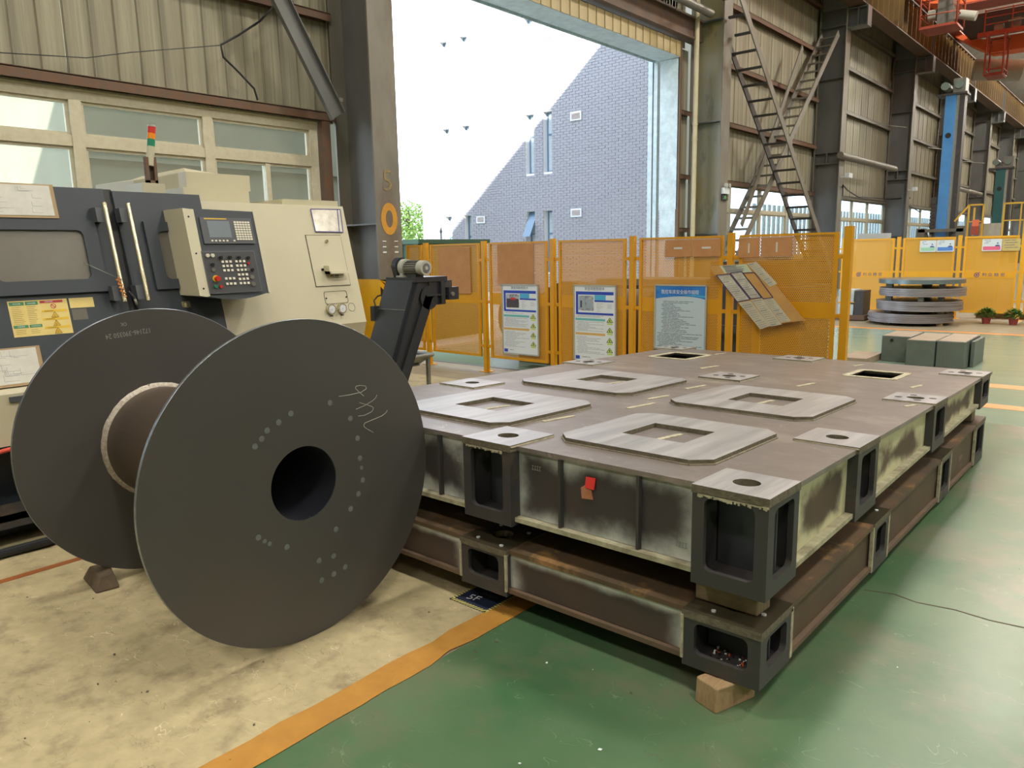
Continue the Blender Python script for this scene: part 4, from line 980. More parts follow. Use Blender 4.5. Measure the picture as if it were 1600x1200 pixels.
timber([(-1.15, 6.18), (-.95, 6.18), (-.95, 6.3), (-1.15, 6.3)], 'small dark timber block between the frames at the far corner by the green floor', M_wooddk, .321, .43)
timber([(-3.55, 2.40), (-3.35, 2.40), (-3.35, 2.52), (-3.55, 2.52)], 'timber block between the frames behind the spool', M_wooddk, .321, .43)
timber([(-3.55, 6.18), (-3.35, 6.18), (-3.35, 6.3), (-3.55, 6.3)], 'timber block between the frames at the hidden far corner', M_wooddk, .321, .43)
timber([(-3.55, 2.36), (-3.35, 2.36), (-3.35, 2.52), (-3.55, 2.52)], 'timber block under the lower frame behind the spool', M_wood, .0031, .096)
# floor sign under the frames
FS = empty('floor_sign', (-2.25, 2.4, .003), 'navy floor sign with yellow and black edge, half under the lower frame', 'floor sign')
MB().box(-2.385, -2.155, 2.275, 2.50, .0032, .006).build('sign_panel', M_matnavy, FS)
q = MB(); n_ = 13
for k in range(n_):
    t0 = k / n_; t1 = (k + .55) / n_
    q.hexa([(-2.385 + .23 * t0, 2.275, .0062), (-2.385 + .23 * t1, 2.275, .0062), (-2.385 + .23 * t1 + .012, 2.295, .0062), (-2.385 + .23 * t0 + .012, 2.295, .0062), (-2.385 + .23 * t0, 2.275, .007), (-2.385 + .23 * t1, 2.275, .007), (-2.385 + .23 * t1 + .012, 2.295, .007), (-2.385 + .23 * t0 + .012, 2.295, .007)])
    q.box(-2.385, -2.37, 2.275 + .225 * t0, 2.275 + .225 * t1, .0062, .007); q.box(-2.17, -2.155, 2.275 + .225 * t0, 2.275 + .225 * t1, .0062, .007)
q.build('hazard_edge', M_paleyel, FS)
text('5F', .07, Matrix.Translation((-2.30, 2.35, .0066)) @ Matrix.Rotation(math.radians(8), 4, 'Z'), M_white, FS)
text('SAFETY', .03, Matrix.Translation((-2.25, 2.41, .0066)), M_ink_l, FS)

# ================================================================== SPOOL
SP = empty('steel_spool', (-3.2, 1.68, 0.003), 'big dark steel spool of two round flanges on a short drum', 'spool')
cF, cBk = Vector((-2.593, 1.677, .6785)), Vector((-3.846, 1.662, .6785))
R_, rh, T_ = .675, .155, .016
def disc(c, x_lab):
    q = MB(); n_ = 120
    O = [(math.cos(2 * math.pi * i / n_), math.sin(2 * math.pi * i / n_)) for i in range(n_)]
    V = []
    for (x, r) in ((c.x, R_ - .0015), (c.x, rh), (c.x - T_, R_ - .0015), (c.x - T_, rh), (c.x - .0015, R_), (c.x - T_ + .0015, R_)):
        V += [(x, c.y + r * a, c.z + r * b_) for a, b_ in O]
    nx = lambda i: (i + 1) % n_
    q.add(V, [(i, nx(i), n_ + nx(i), n_ + i) for i in range(n_)]); q.add(V, [(2 * n_ + i, 3 * n_ + i, 3 * n_ + nx(i), 2 * n_ + nx(i)) for i in range(n_)])
    q.add(V, [(4 * n_ + i, 4 * n_ + nx(i), 5 * n_ + nx(i), 5 * n_ + i) for i in range(n_)], 1, True)
    q.add(V, [(i, nx(i), 4 * n_ + nx(i), 4 * n_ + i) for i in range(n_)], 1); q.add(V, [(2 * n_ + i, 5 * n_ + i, 5 * n_ + nx(i), 2 * n_ + nx(i)) for i in range(n_)], 1)
    q.add(V, [(n_ + i, n_ + nx(i), 3 * n_ + nx(i), 3 * n_ + i) for i in range(n_)], 1, True)
    return q.build('flange', [M_steel, M_steel_cut], SP)
dF = disc(cF, 0); dB = disc(cBk, 1)
q = MB(); q.lathe((0, 0, 0), (1, 0, 0), [], 3) if False else None
q = MB(); axis = (cF - cBk).normalized()
q.lathe(cBk, axis, [(0, .278), (1.237, .278)], 72); q.build('drum', M_drum, SP)
q = MB(); q.lathe(cBk, axis, [(0, rh), (1.25, rh)], 48); q.build('inner_bore', mat('bore_dark', rgb(24, 28, 38), rough=.7), SP)  # near-black colour carries the darkness inside the hollow drum
q = MB(); n_ = 110
V = []
for i in range(n_):
    a = 2 * math.pi * i / n_; j = random.uniform(-.0015, .0015)
    for (dx, r) in ((0, .298 + j), (.008, .293 + j), (.016, .282), (.018, .277)): V.append((cBk.x + dx + .0005, cBk.y + r * math.cos(a), cBk.z + r * math.sin(a)))
q.add(V, [(i * 4 + k, ((i + 1) % n_) * 4 + k, ((i + 1) % n_) * 4 + k + 1, i * 4 + k + 1) for i in range(n_) for k in range(3)], 0, True)
q.build('weld_ring', M_weld, SP)
fx = cF.x + .0009
q = MB()
DOTS = [(1.824, 0.992), (1.923, 0.907), (1.955, 0.813), (1.962, 0.721), (1.968, 0.676), (1.97, 0.62), (1.943, 0.563), (1.897, 0.507), (1.815, 0.438), (1.635, 0.98), (1.578, 0.954), (1.525, 0.931), (1.499, 0.903), (1.468, 0.879), (1.451, 0.514), (1.477, 0.49), (1.498, 0.473), (1.573, 0.435), (1.72, 0.327), (1.794, 0.323), (1.85, 0.253), (1.789, 0.242), (1.726, 0.236)]
for k, (y_, z) in enumerate(DOTS): MB().cyl((fx - .0004, y_, z), (fx + .0002, y_, z), .0125 if k not in (4, 15, 16) else .0095, 14).build('chalk_dot', M_chalkdot, dF)
SCR = [[(1.871, 1.012), (1.93, 1.01), (1.989, 1.012), (2.018, 1.024), (2.012, 1.036), (1.985, 1.043), (1.962, 1.042), (1.959, 1.033), (1.979, 1.013), (2.001, 0.993)], [(2.074, 0.987), (2.065, .974), (2.049, 0.965), (2.002, 0.95), (1.956, 0.942)], [(1.976, 0.968), (2.02, 0.95), (2.044, 0.938), (2.05, 0.93), (2.045, .921), (2.035, 0.915), (1.999, 0.907), (1.966, 0.91)], [(2.129, 0.908), (2.118, .897), (2.095, 0.887), (2.033, 0.878), (2.0, .873), (1.993, 0.866), (1.994, .858), (2.002, 0.849), (2.043, 0.821)]]
scribble('chalk_mark', SCR, lambda u, v, w_=0: (fx + w_, u, v), .0022, mat('chalk_bright', rgb(170, 170, 166), rough=.9), dF)
bx = cBk.x + .0009
t_ = text('172146-390350 24', .034, face_posX(bx, 1.552, 1.240) @ Matrix.Rotation(math.pi, 4, 'Z') @ Matrix.Rotation(math.radians(4), 4, 'Z'), M_chalk, dB, 'chalk_writing', sx=.85)
t_ = text('OK', .026, face_posX(bx, 1.533, 1.287) @ Matrix.Rotation(math.pi, 4, 'Z'), M_chalk, dB, 'chalk_writing', sx=.8)
q = MB(); q.cyl((bx, 1.43, .60), (bx + .012, 1.43, .60), .008, 10)
for y_, z in ((1.60, .962), (1.62, .972)): q.cyl((bx, y_, z), (bx + .01, y_, z), .004, 8)
q.build('tack_weld', M_weld, dB)
# chock
q = MB()
A = [(-3.77, 1.235, .0031), (-4.02, 1.265, .0031), (-3.98, 1.40, .0031), (-3.75, 1.345, .0031)]
Tt = [(-3.80, 1.27, .075), (-3.99, 1.295, .07), (-3.95, 1.375, .078), (-3.79, 1.33, .083)]
q.add([*A, *Tt], [(0, 3, 2, 1), (4, 5, 6, 7), (0, 1, 5, 4), (1, 2, 6, 5), (2, 3, 7, 6), (3, 0, 4, 7)])
o = q.build('wooden_chock', mat('dark_chock', rgb(98, 82, 62), rgb(66, 58, 48), rough=.8, scale=14, bump=.4)); md = o.modifiers.new('b', 'BEVEL'); md.width = .01; md.segments = 2
tag(o, 'dark battered wooden chock on the floor under the rear flange of the spool', 'chock')
# ================================================================== LATHE
def P(y, z, off=0.0): return (-5.0 - 0.25 * (z - 1.0) + off, y, z)
def fslab(mb, yz, o0, o1, mi=0):
    a = [Vector(P(y, z, o0)) for y, z in yz]; return mb.prism(a, (o1 - o0, 0, 0), mi)
def fring(mb, outer, inner, c, o0, o1, mi=0): return mb.ring(outer, inner, c, lambda u, v, w_: P(u, v, o1 + w_), o1 - o0, mi)
LEAN = math.atan(.25)
def ftext(body, size, y, z, off, mt, parent, name='lettering', sx=1.0): return text(body, size, face_posX(*P(y, z, off), lean=LEAN), mt, parent, name, sx=sx)
CN = empty('cnc_lathe', (-5.9, 2.1, 0), 'large charcoal and cream computer-controlled lathe with control panel, behind the spool', 'lathe')
q = MB(); q.prism([(-5.265, .25, 2.04), (-6.85, .25, 2.04), (-6.85, .25, .1), (-5.2, .25, .1), (-5.2, .25, .6), (-5.0, .25, .62), (-4.965, .25, .86)], (0, 2.45, 0)); q.build('body', M_navy, CN)
q = MB(); q.prism([(-5.25, 2.7, 2.0), (-6.85, 2.7, 2.0), (-6.85, 2.7, .1), (-5.05, 2.7, .1), (-5.05, 2.7, .95), (-5.013, 2.7, 1.05)], (0, 1.24, 0)); q.build('side_cabinet', M_cream, CN)
q = MB(); q.box(-5.0, -4.72, .25, 2.7, .60, .885); q.build('apron', M_cream, CN)
q = MB(); q.box(-4.725, -4.705, 1.24, 1.34, .84, .87); q.build('nameplate', M_grey, CN)
q = MB(); q.box(-5.2, -5.0, .25, 2.7, .02, .6); q.build('base', M_navy2, CN)
d1 = fslab(MB(), [(.9, .90), (2.06, .90), (2.045, 2.05), (.9, 2.05)], 0, .03).build('door', M_navy, CN)
d2 = fslab(MB(), [(2.11, .90), (2.69, .90), (2.69, 2.04), (2.10, 2.04)], 0, .03).build('door', M_navy, CN)
fring(MB(), rect(1.20, 1.95, 1.405, 1.845), rrect(1.36, 1.865, 1.485, 1.785, .035), (1.6, 1.63), .03, .055).build('window_surround', M_navy, d1)
fring(MB(), rect(2.25, 2.69, 1.40, 1.845), rrect(2.33, 2.66, 1.465, 1.785, .035), (2.5, 1.63), .03, .055).build('window_surround', M_navy, d2)
fslab(MB(), rect(1.34, 1.88, 1.47, 1.80), .03, .036).build('door_window', M_glass_dk, d1)
fslab(MB(), rect(2.32, 2.67, 1.455, 1.80), .03, .036).build('door_window', M_glass_dk, d2)
for d_, y in ((d1, 2.0), (d2, 2.145)):
    h = MB().cyl(P(y, 1.335, .125), P(y, 1.955, .125), .0135, 14).build('handle', M_chrome, d_); h['label'] = 'chrome bar handle'
    for z in (1.39, 1.88): fslab(MB(), rect(y - .055, y - .012, z - .045, z + .045), .03, .11).build('handle_bracket', M_grey, d_)
fslab(MB(), rect(2.052, 2.105, .9, 2.05), -.0, .008).build('door_gap_dark', M_black, CN)  # black strip standing in for the dark gap between the doors
# latch plate
fslab(MB(), rect(2.40, 2.46, 1.27, 1.31), .03, .036).build('latch', M_chrome, CN); fslab(MB(), rect(2.425, 2.435, 1.265, 1.30), .036, .05).build('latch', M_chrome, CN)
# warning stickers
st = fslab(MB(), rect(1.385, 1.70, 1.165, 1.372), .03, .032).build('warning_sticker', M_yel_st, d1); st['label'] = 'large cream safety sticker with green and red headings'
fslab(MB(), rect(1.712, 1.85, 1.312, 1.372), .03, .032).build('warning_sticker', M_yel_st, d1)
fslab(MB(), rect(1.715, 1.80, 1.24, 1.305), .03, .032).build('warning_sticker', M_glass_dk, d1)
for a in ((1.392, 1.468, 1.345, 1.366), (1.474, 1.54, 1.345, 1.366), (1.392, 1.468, 1.215, 1.232), (1.474, 1.54, 1.215, 1.232)): fslab(MB(), rect(*a), .032, .0332).build('sticker_heading', M_grn_st, st)
q = MB(); fslab(q, rect(1.552, 1.675, 1.352, 1.366), .032, .0332)
fring(q, circ(1.62, 1.332, .015, 24), circ(1.62, 1.332, .0115, 24), (1.62, 1.332), .032, .0334); fslab(q, [(1.609, 1.340), (1.612, 1.343), (1.631, 1.324), (1.628, 1.321)], .0332, .0338)
q.build('prohibition_sign', M_red_st, st)
q = MB()
for z in (1.298, 1.25, 1.20): fslab(q, rect(1.552, 1.69, z, z + .013), .032, .0332)
for z in (1.266, 1.217, 1.172):
    fslab(q, [(1.60, z), (1.638, z), (1.619, z + .032)], .0332, .034)
q.build('warning_triangle', M_yel2, st)
q = MB()
for z in (1.266, 1.217, 1.172):
    for a, b in (((1.60, z), (1.638, z)), ((1.638, z), (1.619, z + .032)), ((1.619, z + .032), (1.60, z)), ((1.612, z + .006), (1.62, z + .016)), ((1.616, z + .004), (1.626, z + .01))): q.beam(P(a[0], a[1], .0345), P(b[0], b[1], .0345), .0022, .001, up=(1, 0, 0))
for k in range(11):
    for a, b in ((1.398, 1.46), (1.478, 1.53)): 
        z = 1.335 - k * .0105; q.beam(P(a, z, .0325), P(b - random.uniform(0, .02), z, .0325), .0018, .0006, up=(1, 0, 0))
for k in range(3):
    for a, b in ((1.398, 1.46), (1.478, 1.53)): q.beam(P(a, 1.203 - k * .01, .0325), P(b - random.uniform(0, .02), 1.203 - k * .01, .0325), .0018, .0006, up=(1, 0, 0))
q.build('sticker_print', mat('brown_print', rgb(120, 92, 50)), st)
ftext('DANGER', .011, 1.60, 1.359, .0338, M_white, st); ftext('WARNING', .010, 1.59, 1.3045, .0338, M_black, st); ftext('WARNING', .010, 1.59, 1.2565, .0338, M_black, st); ftext('WARNING', .010, 1.59, 1.2065, .0338, M_black, st)
ftext('DANGER', .011, 1.507, 1.355, .0338, M_white, st); ftext('WARNING', .010, 1.507, 1.223, .0338, M_white, st); ftext('安全注意', .010, 1.43, 1.355, .0338, M_white, st); ftext('注意事项', .010, 1.43, 1.223, .0338, M_white, st)
# boards with drawings held on the lathe (things of their own)
for (a, b, c, d, lb) in ((1.22, 1.755, 1.856, 2.06, 'tan board with a pale drawing sheet above the lathe door window'), (1.15, 1.50, .892, 1.11, 'tan board with a white drawing sheet below the yellow safety sticker')):
    D = empty('drawing_board', P((a + b) / 2, c, .03), lb, 'board')
    fslab(MB(), rect(a, b, c, d), .031, .037).build('board', M_tan, D)
    fslab(MB(), rect(a + .05, b - .022, c + .015, d - .008), .037, .039).build('paper', M_paper, D)
    q = MB()
    for k in range(14):
        y_ = random.uniform(a + .08, b - .1); z = random.uniform(c + .03, d - .03); L1 = random.uniform(.02, .09)
        q.beam(P(y_, z, .0393), P(min(y_ + L1, b - .03), z, .0393), .0012, .0004, up=(1, 0, 0)); q.beam(P(y_, z, .0393), P(y_, min(z + L1 * .5, d - .015), .0393), .0012, .0004, up=(1, 0, 0))
    q.build('drawn_lines', M_ink_l, D)
# rod with orange hose hooked on the handle
AG = empty('air_hose', P(1.98, 1.15, .1), 'thin wire with a frayed orange coiled hose hooked on a door handle', 'hose')
MB().cyl(P(1.83, 1.585, .06), P(2.01, 1.475, .11), .0028, 8).build('wire', M_silver, AG)
hp = [Vector(P(1.975 + .012 * math.sin(k * 1.9) + k * .0012, 1.49 - k * .007, .15 + .012 * math.cos(k * 1.9))) for k in range(18)]
MB().tube(hp, .0045, 6).build('hose', M_copper, AG)
MB().tube([P(2.03, 1.40, .14), P(2.05, 1.365, .15), P(2.055, 1.33, .15), P(2.065, 1.28, .15), P(2.07, 1.15, .1)], .007, 8).build('connector', M_black, AG)
MB().cyl(P(2.052, 1.35, .152), P(2.058, 1.315, .152), .0085, 10).build('fitting', M_silver, AG)
# control panel
CP = fslab(MB(), [(2.475, 1.36), (2.92, 1.345), (2.925, 1.915), (2.47, 1.925)], .05, .30).build('control_panel', M_navy, CN)
q = MB(); fslab(q, [(2.405, 1.355), (2.455, 1.345), (2.476, 1.35), (2.484, 1.92), (2.41, 1.925)], .02, .305); q.build('side_cover', M_cream, CP)
q = MB(); fslab(q, [(2.91, 1.35), (2.93, 1.355), (2.94, 1.91), (2.915, 1.915)], .05, .306); q.build('side_cover', M_cream, CP)
for z in (1.40, 1.63, 1.87): MB().cyl(P(2.44, z, .305), P(2.44, z, .308), .006, 10).build('screw', M_black, CP)
q = MB()
n_ = 12; pts = [P(2.44 + .48 * k / n_, 1.352 - .035 * math.sin(math.pi * k / n_), .0) for k in range(n_ + 1)]
q.prism([Vector(p) + Vector((.06, 0, 0)) for p in pts] + [Vector(P(2.92, 1.36, .06)), Vector(P(2.44, 1.36, .06))], (.235, 0, 0)); q.build('lower_lip', M_navy, CP)
su = fslab(MB(), rect(2.51, 2.885, 1.693, 1.868), .30, .312).build('screen_unit', M_grey, CP)
fslab(MB(), rect(2.555, 2.715, 1.735, 1.845), .312, .3135).build('screen', M_screen, su)
fslab(MB(), rect(2.54, 2.70, 1.856, 1.863), .312, .3135).build('name_strip', M_yel2, su)
q = MB()
for r_ in range(8):
    for c_ in range(6): fslab(q, rect(2.748 + c_ * .0205, 2.764 + c_ * .0205, 1.833 - r_ * .0165, 1.845 - r_ * .0165), .312, .316)
q.build('keypad', M_key, su)
q = MB()
for c_ in range(5): fslab(q, rect(2.56 + c_ * .027, 2.573 + c_ * .027, 1.708, 1.718), .312, .316)
fslab(q, rect(2.72, 2.733, 1.708, 1.718), .312, .316); q.build('soft_keys', M_key, su)
op = fslab(MB(), rect(2.475, 2.862, 1.362, 1.645), .30, .309).build('operator_panel', M_grey, CP)
fslab(MB(), rect(2.483, 2.854, 1.37, 1.637), .309, .3105).build('panel_face', mat('panel_face_grey', rgb(56, 58, 62)), op)
q = MB()
for bx0, bz0, nc, nr in ((2.60, 1.565, 3, 3), (2.70, 1.565, 3, 3), (2.60, 1.452, 3, 1), (2.70, 1.475, 3, 3)):
    for r_ in range(nr):
        for c_ in range(nc): fslab(q, rect(bx0 + c_ * .0285, bx0 + c_ * .0285 + .016, bz0 - r_ * .029, bz0 - r_ * .029 + .015), .3105, .317)
for c_ in range(3): fslab(q, rect(2.60 + c_ * .0285, 2.616 + c_ * .0285, 1.417, 1.432), .3105, .317)
q.build('push_buttons', M_key, op)['kind'] = 'stuff'
def knob(y, z, r, h, mt, nm): return MB().cyl(P(y, z, .3105), P(y, z, .3105 + h), r, 18).build(nm, mt, op)
for y in (2.51, 2.545): knob(y, 1.615, .0125, .012, M_key, 'round_button')
for y, z in ((2.598, 1.60), (2.665, 1.60), (2.73, 1.598), (2.80, 1.595), (2.53, 1.555)):
    knob(y, z, .0165, .004, M_grey, 'dial_plate'); knob(y, z, .0105, .018, M_black, 'selector_knob')
knob(2.53, 1.52, .012, .01, M_silver, 'round_button')
o = knob(2.535, 1.462, .0225, .006, M_yel2, 'emergency_ring'); o = knob(2.54, 1.462, .0165, .03, M_red, 'emergency_stop'); o['label'] = 'red mushroom stop button'
knob(2.522, 1.41, .0105, .012, M_green_s, 'start_button'); knob(2.558, 1.408, .0105, .012, M_red, 'stop_button')
knob(2.795, 1.558, .008, .01, M_red, 'round_button'); knob(2.78, 1.515, .0105, .012, M_silver, 'key_switch'); knob(2.815, 1.513, .0105, .012, M_black, 'key_switch')
knob(2.80, 1.462, .015, .01, M_silver, 'socket'); knob(2.80, 1.415, .015, .01, M_silver, 'socket')
# hood
q = MB(); q.box(-6.65, -5.58, 2.78, 3.30, 2.115, 2.235); q.hexa([(-6.65, 2.78, 2.235), (-5.62, 2.80, 2.235), (-5.62, 3.28, 2.235), (-6.65, 3.30, 2.235), (-6.5, 2.86, 2.275), (-5.72, 2.84, 2.275), (-5.72, 3.2, 2.24), (-6.5, 3.22, 2.24)])
q.hexa([(-6.65, 2.55, 2.115), (-6.1, 2.62, 2.115), (-5.7, 2.78, 2.115), (-6.65, 2.78, 2.115), (-6.65, 2.55, 2.2), (-6.1, 2.62, 2.2), (-5.7, 2.78, 2.23), (-6.65, 2.78, 2.23)])
q.build('hood', M_cream, CN)
MB().box(-6.55, -5.52, 2.72, 3.25, 1.98, 2.115).build('hood_base', M_cream, CN)
MB().box(-5.75, -5.5, 2.42, 2.58, 2.06, 2.13).build('hood_bracket', M_cream, CN)
tw = empty('signal_tower'); tw.parent = CN
BASE.pop('signal_tower', None)
x0, y0_ = -5.53, 2.50
q = MB(); q.box(x0 - .02, x0 + .02, y0_ - .035, y0_ - .015, 2.13, 2.31); q.box(x0 - .02, x0 + .02, y0_ + .02, y0_ + .04, 2.13, 2.31); q.box(x0 - .02, x0 - .01, y0_ - .02, y0_ + .025, 2.13, 2.31); q.box(x0 - .02, x0 + .02, y0_ - .035, y0_ + .04, 2.13, 2.15)
q.build('tower_bracket', M_rust, tw)
MB().cyl((x0, y0_, 2.25), (x0, y0_ + .02, 2.385), .026, 16).build('tower_base', M_cream, tw)
for a, b, m_, lb in ((2.385, 2.435, M_green_s, 'green'), (2.435, 2.475, M_amber, 'amber'), (2.475, 2.52, M_red, 'red')):
    o = MB().cyl((x0, y0_ + (a - 2.25) * .148, a), (x0, y0_ + (b - 2.25) * .148, b), .026, 16).build('signal_lens', m_, tw); o['label'] = lb + ' signal lens'
MB().cyl((x0, y0_ + .04, 2.52), (x0, y0_ + .041, 2.535), .027, 16).build('tower_cap', M_lightgrey, tw)
MB().tube([(-5.49, 2.73, 2.06), (-5.46, 2.78, 2.0), (-5.4, 2.8, 1.94)], .006, 6).build('panel_cable', M_black, CN)
MB().box(-5.6, -5.3, 3.4, 3.42, 1.99, 2.04).box(-5.9, -5.3, 3.42, 3.93, 2.0, 2.045).build('top_duct', M_cream, CN)
MB().box(-5.9, -5.34, 3.80, 3.96, 2.005, 2.05).build('duct_end', M_lightgrey, CN)
# access door and gauges on the cream cabinet
a_ = fring(MB(), rect(3.515, 3.855, 1.355, 1.765), rect(3.519, 3.851, 1.359, 1.761), (3.7, 1.56), .0, .003).build('access_door_seam', M_seam, CN)
fslab(MB(), rect(3.52, 3.85, 1.36, 1.76), .0, .006).build('access_door', M_cream, CN)
MB().cyl(P(3.70, 1.715, .006), P(3.70, 1.715, .022), .012, 16).build('lock', M_chrome, CN)
fslab(MB(), rect(3.625, 3.81, 1.455, 1.475), .006, .075).build('shelf', M_cream, CN); fslab(MB(), rect(3.625, 3.64, 1.455, 1.52), .006, .075).build('shelf', M_cream, CN)
MB().cyl(P(3.605, 1.49, .006), P(3.605, 1.49, .02), .01, 10).build('socket_knob', M_black, CN)
fslab(MB(), rect(3.67, 3.70, 1.435, 1.443), .006, .008).build('tag_plate', M_seam, CN); fslab(MB(), rect(3.715, 3.75, 1.435, 1.443), .006, .008).build('tag_plate', M_seam, CN)
fring(MB(), rrect(3.575, 3.80, 1.215, 1.315, .02), rrect(3.578, 3.797, 1.218, 1.312, .02), (3.69, 1.265), .0, .002).build('cover_seam', M_seam, CN)
for y in (3.59, 3.785): MB().cyl(P(y, 1.262, 0), P(y, 1.262, .006), .006, 10).build('screw', M_black, CN)
for y in (3.603, 3.708):
    g_ = MB().cyl(P(y, 1.175, 0), P(y, 1.175, .03), .040, 28).build('pressure_gauge', M_chrome, CN)
    MB().cyl(P(y, 1.175, .0301), P(y, 1.175, .0312), .031, 28).build('gauge_face', M_white, g_)
    q = MB()
    for k in range(9):
        an = math.radians(-30 + 30 * k); q.beam(P(y + .024 * math.cos(an), 1.175 + .024 * math.sin(an), .032), P(y + .029 * math.cos(an), 1.175 + .029 * math.sin(an), .032), .002, .0006, up=(1, 0, 0))
    q.beam(P(y - .006, 1.168, .032), P(y + .014, 1.19, .032), .003, .0006, up=(1, 0, 0)); q.build('gauge_needle', M_black, g_)
    fslab(MB(), rect(y - .012, y + .02, 1.117, 1.125), 0, .002).build('tag_plate', M_seam, CN)
fring(MB(), circ(3.82, 1.178, .034, 24), circ(3.82, 1.178, .0325, 24), (3.82, 1.178), 0, .002).build('cover_seam', M_seam, CN)
PL = empty('plastic_sleeve', P(3.76, 1.88, .01), 'blue-edged plastic sleeve with a drawing at the top of the cream cabinet', 'document')
fslab(MB(), [(3.618, 1.792), (3.885, 1.788), (3.905, 1.975), (3.615, 1.97)], .002, .006).build('sleeve', M_plastic, PL)
q = MB()
for a, b in (((3.618, 1.792), (3.885, 1.788)), ((3.885, 1.788), (3.905, 1.975)), ((3.905, 1.975), (3.615, 1.97)), ((3.615, 1.97), (3.618, 1.792)), ((3.85, 1.789), (3.875, 1.975))): q.beam(P(a[0], a[1], .007), P(b[0], b[1], .007), .006, .003, up=(1, 0, 0))
q.build('sleeve_edge', mat('sleeve_blue', rgb(66, 66, 150)), PL)
# black chip tray, rags and hose under the lathe at the left
TR = empty('chip_tray', (-5.0, 1.1, 0), 'black steel chip tray on the floor under the lathe', 'tray')
MB().box(-4.995, -4.78, .3, 1.9, .16, .2).box(-4.80, -4.78, .3, 1.9, .12, .26).build('tray', M_cast, TR); 
for y in (.4, 1.75): MB().box(-4.99, -4.85, y, y + .06, .003, .16).build('tray_foot', M_cast, TR)
tubeobj('black_hose', [(-4.62, .6, .03), (-4.66, 1.0, .03), (-4.64, 1.3, .035), (-4.72, 1.62, .03)], .026, M_black, 'fat black hose lying on the beige floor by the chip tray', 'hose')
tubeobj('red_hose', [(-4.69, .7, .56), (-4.68, 1.0, .57), (-4.68, 1.3, .60)], .012, mat('hose_red', rgb(190, 70, 50)), 'thin red hose along the lathe base', 'hose', n=8)

# ================================================================== CHIP CONVEYOR
CV = empty('chip_conveyor', (-5.4, 4.5, 0), 'black inclined chip conveyor with a motor on top, beside the cream cabinet', 'conveyor')
MB().box(-5.55, -5.25, 4.36, 4.52, 0.003, .32).build('support_foot', mat('conveyor_black', rgb(44, 48, 54)), CV)
cx0, cx1 = -5.60, -5.22
def inc(y): return .45 + (y - 4.05) * 1.48       # incline
b0, b1 = Vector((0, 4.22, .30)), Vector((0, 4.66, 1.36))
dv = (b1 - b0).normalized(); nv = Vector((0, -dv.z, dv.y))
q = MB(); q.prism([Vector((cx0, 0, 0)) + b0, Vector((cx0, 0, 0)) + b1, Vector((cx0, 4.92, 1.36)), Vector((cx0, 4.92, 1.2)), Vector((cx0, 0, 0)) + b0 + Vector((0, .24, -.05))], (cx1 - cx0, 0, 0)); q.build('housing', M_conv, CV)
q = MB(); s0 = b0 + nv * .0
q.prism([Vector((cx1, 0, 0)) + b0 + Vector((0, .03, 0)), Vector((cx1, 0, 0)) + b1 + Vector((0, .03, -.03)), Vector((cx1, 0, 0)) + b1 + Vector((0, .09, -.03)), Vector((cx1, 0, 0)) + b0 + Vector((0, .09, 0))], (.03, 0, 0))
q.prism([Vector((cx1, 0, 0)) + b0 + Vector((0, .13, 0)), Vector((cx1, 0, 0)) + b1 + Vector((0, .13, -.15)), Vector((cx1, 0, 0)) + b1 + Vector((0, .23, -.15)), Vector((cx1, 0, 0)) + b0 + Vector((0, .22, 0))], (.02, 0, 0))
q.build('side_rail', M_conv, CV)
q = MB(); q.beam(Vector((cx0 + .0, 0, 0)) + b0 + dv * .86 + nv * .002, Vector((cx1, 0, 0)) + b0 + dv * .86 + nv * .002, .006, .004, up=nv); q.build('cover_joint', M_silver, CV)
q = MB(); q.box(cx0, cx1 + .02, 4.66, 5.08, 1.34, 1.385); q.build('top_plate', M_conv, CV)
q = MB(); q.box(cx0 + .02, cx1 + .01, 4.85, 5.06, 1.12, 1.34); q.box(cx1 + .01, cx1 + .035, 4.80, 5.06, 1.205, 1.22); q.box(cx1 + .01, cx1 + .04, 4.98, 5.03, 1.13, 1.34); q.build('drive_box', M_conv, CV)
q = MB(); q.cyl((cx0 + .02, 4.84, 1.19), (cx1 + .02, 4.84, 1.19), .11, 28); q.build('head_drum', M_conv, CV)
q = MB(); q.box(cx0 + .05, cx1 + .06, 5.06, 5.19, 1.16, 1.28); q.build('discharge_box', M_conv, CV)
MB().box(cx0 + .1, cx1, 5.06, 5.16, 1.28, 1.345).build('limit_switch', M_cast, CV)
MB().cyl((cx1 + .06, 5.10, 1.215), (cx1 + .075, 5.10, 1.215), .02, 12).build('bearing', M_silver, CV)
MB().box(cx0 - .06, cx0 + .0, 4.50, 4.58, .98, 1.12).build('junction_box', M_conv, CV)
MB().tube([(cx0 - .03, 4.54, 1.12), (cx0 - .06, 4.55, 1.17), (cx0 - .04, 4.58, 1.21), (cx0 + .01, 4.64, 1.23)], .008, 8).build('cable', M_black, CV)
mt_ = MB().cyl((-5.42, 4.78, 1.47), (-5.24, 4.78, 1.47), .062, 28).build('motor_body', M_silver, CV)
q = MB()
for k in range(20):
    an = 2 * math.pi * k / 20
    q.beam((-5.41, 4.78 + .065 * math.cos(an), 1.47 + .065 * math.sin(an)), (-5.25, 4.78 + .065 * math.cos(an), 1.47 + .065 * math.sin(an)), .005, .012, up=(0, math.cos(an), math.sin(an)))
q.build('cooling_fins', M_silver, mt_)
fc = MB().cyl((-5.24, 4.78, 1.47), (-5.165, 4.78, 1.47), .068, 28).build('fan_cover', M_lightgrey, mt_)
MB().cyl((-5.165, 4.78, 1.47), (-5.160, 4.78, 1.47), .043, 24).build('fan_grille', M_col_dk, fc); MB().cyl((-5.160, 4.78, 1.47), (-5.157, 4.78, 1.47), .018, 16).build('fan_hub', M_lightgrey, fc)
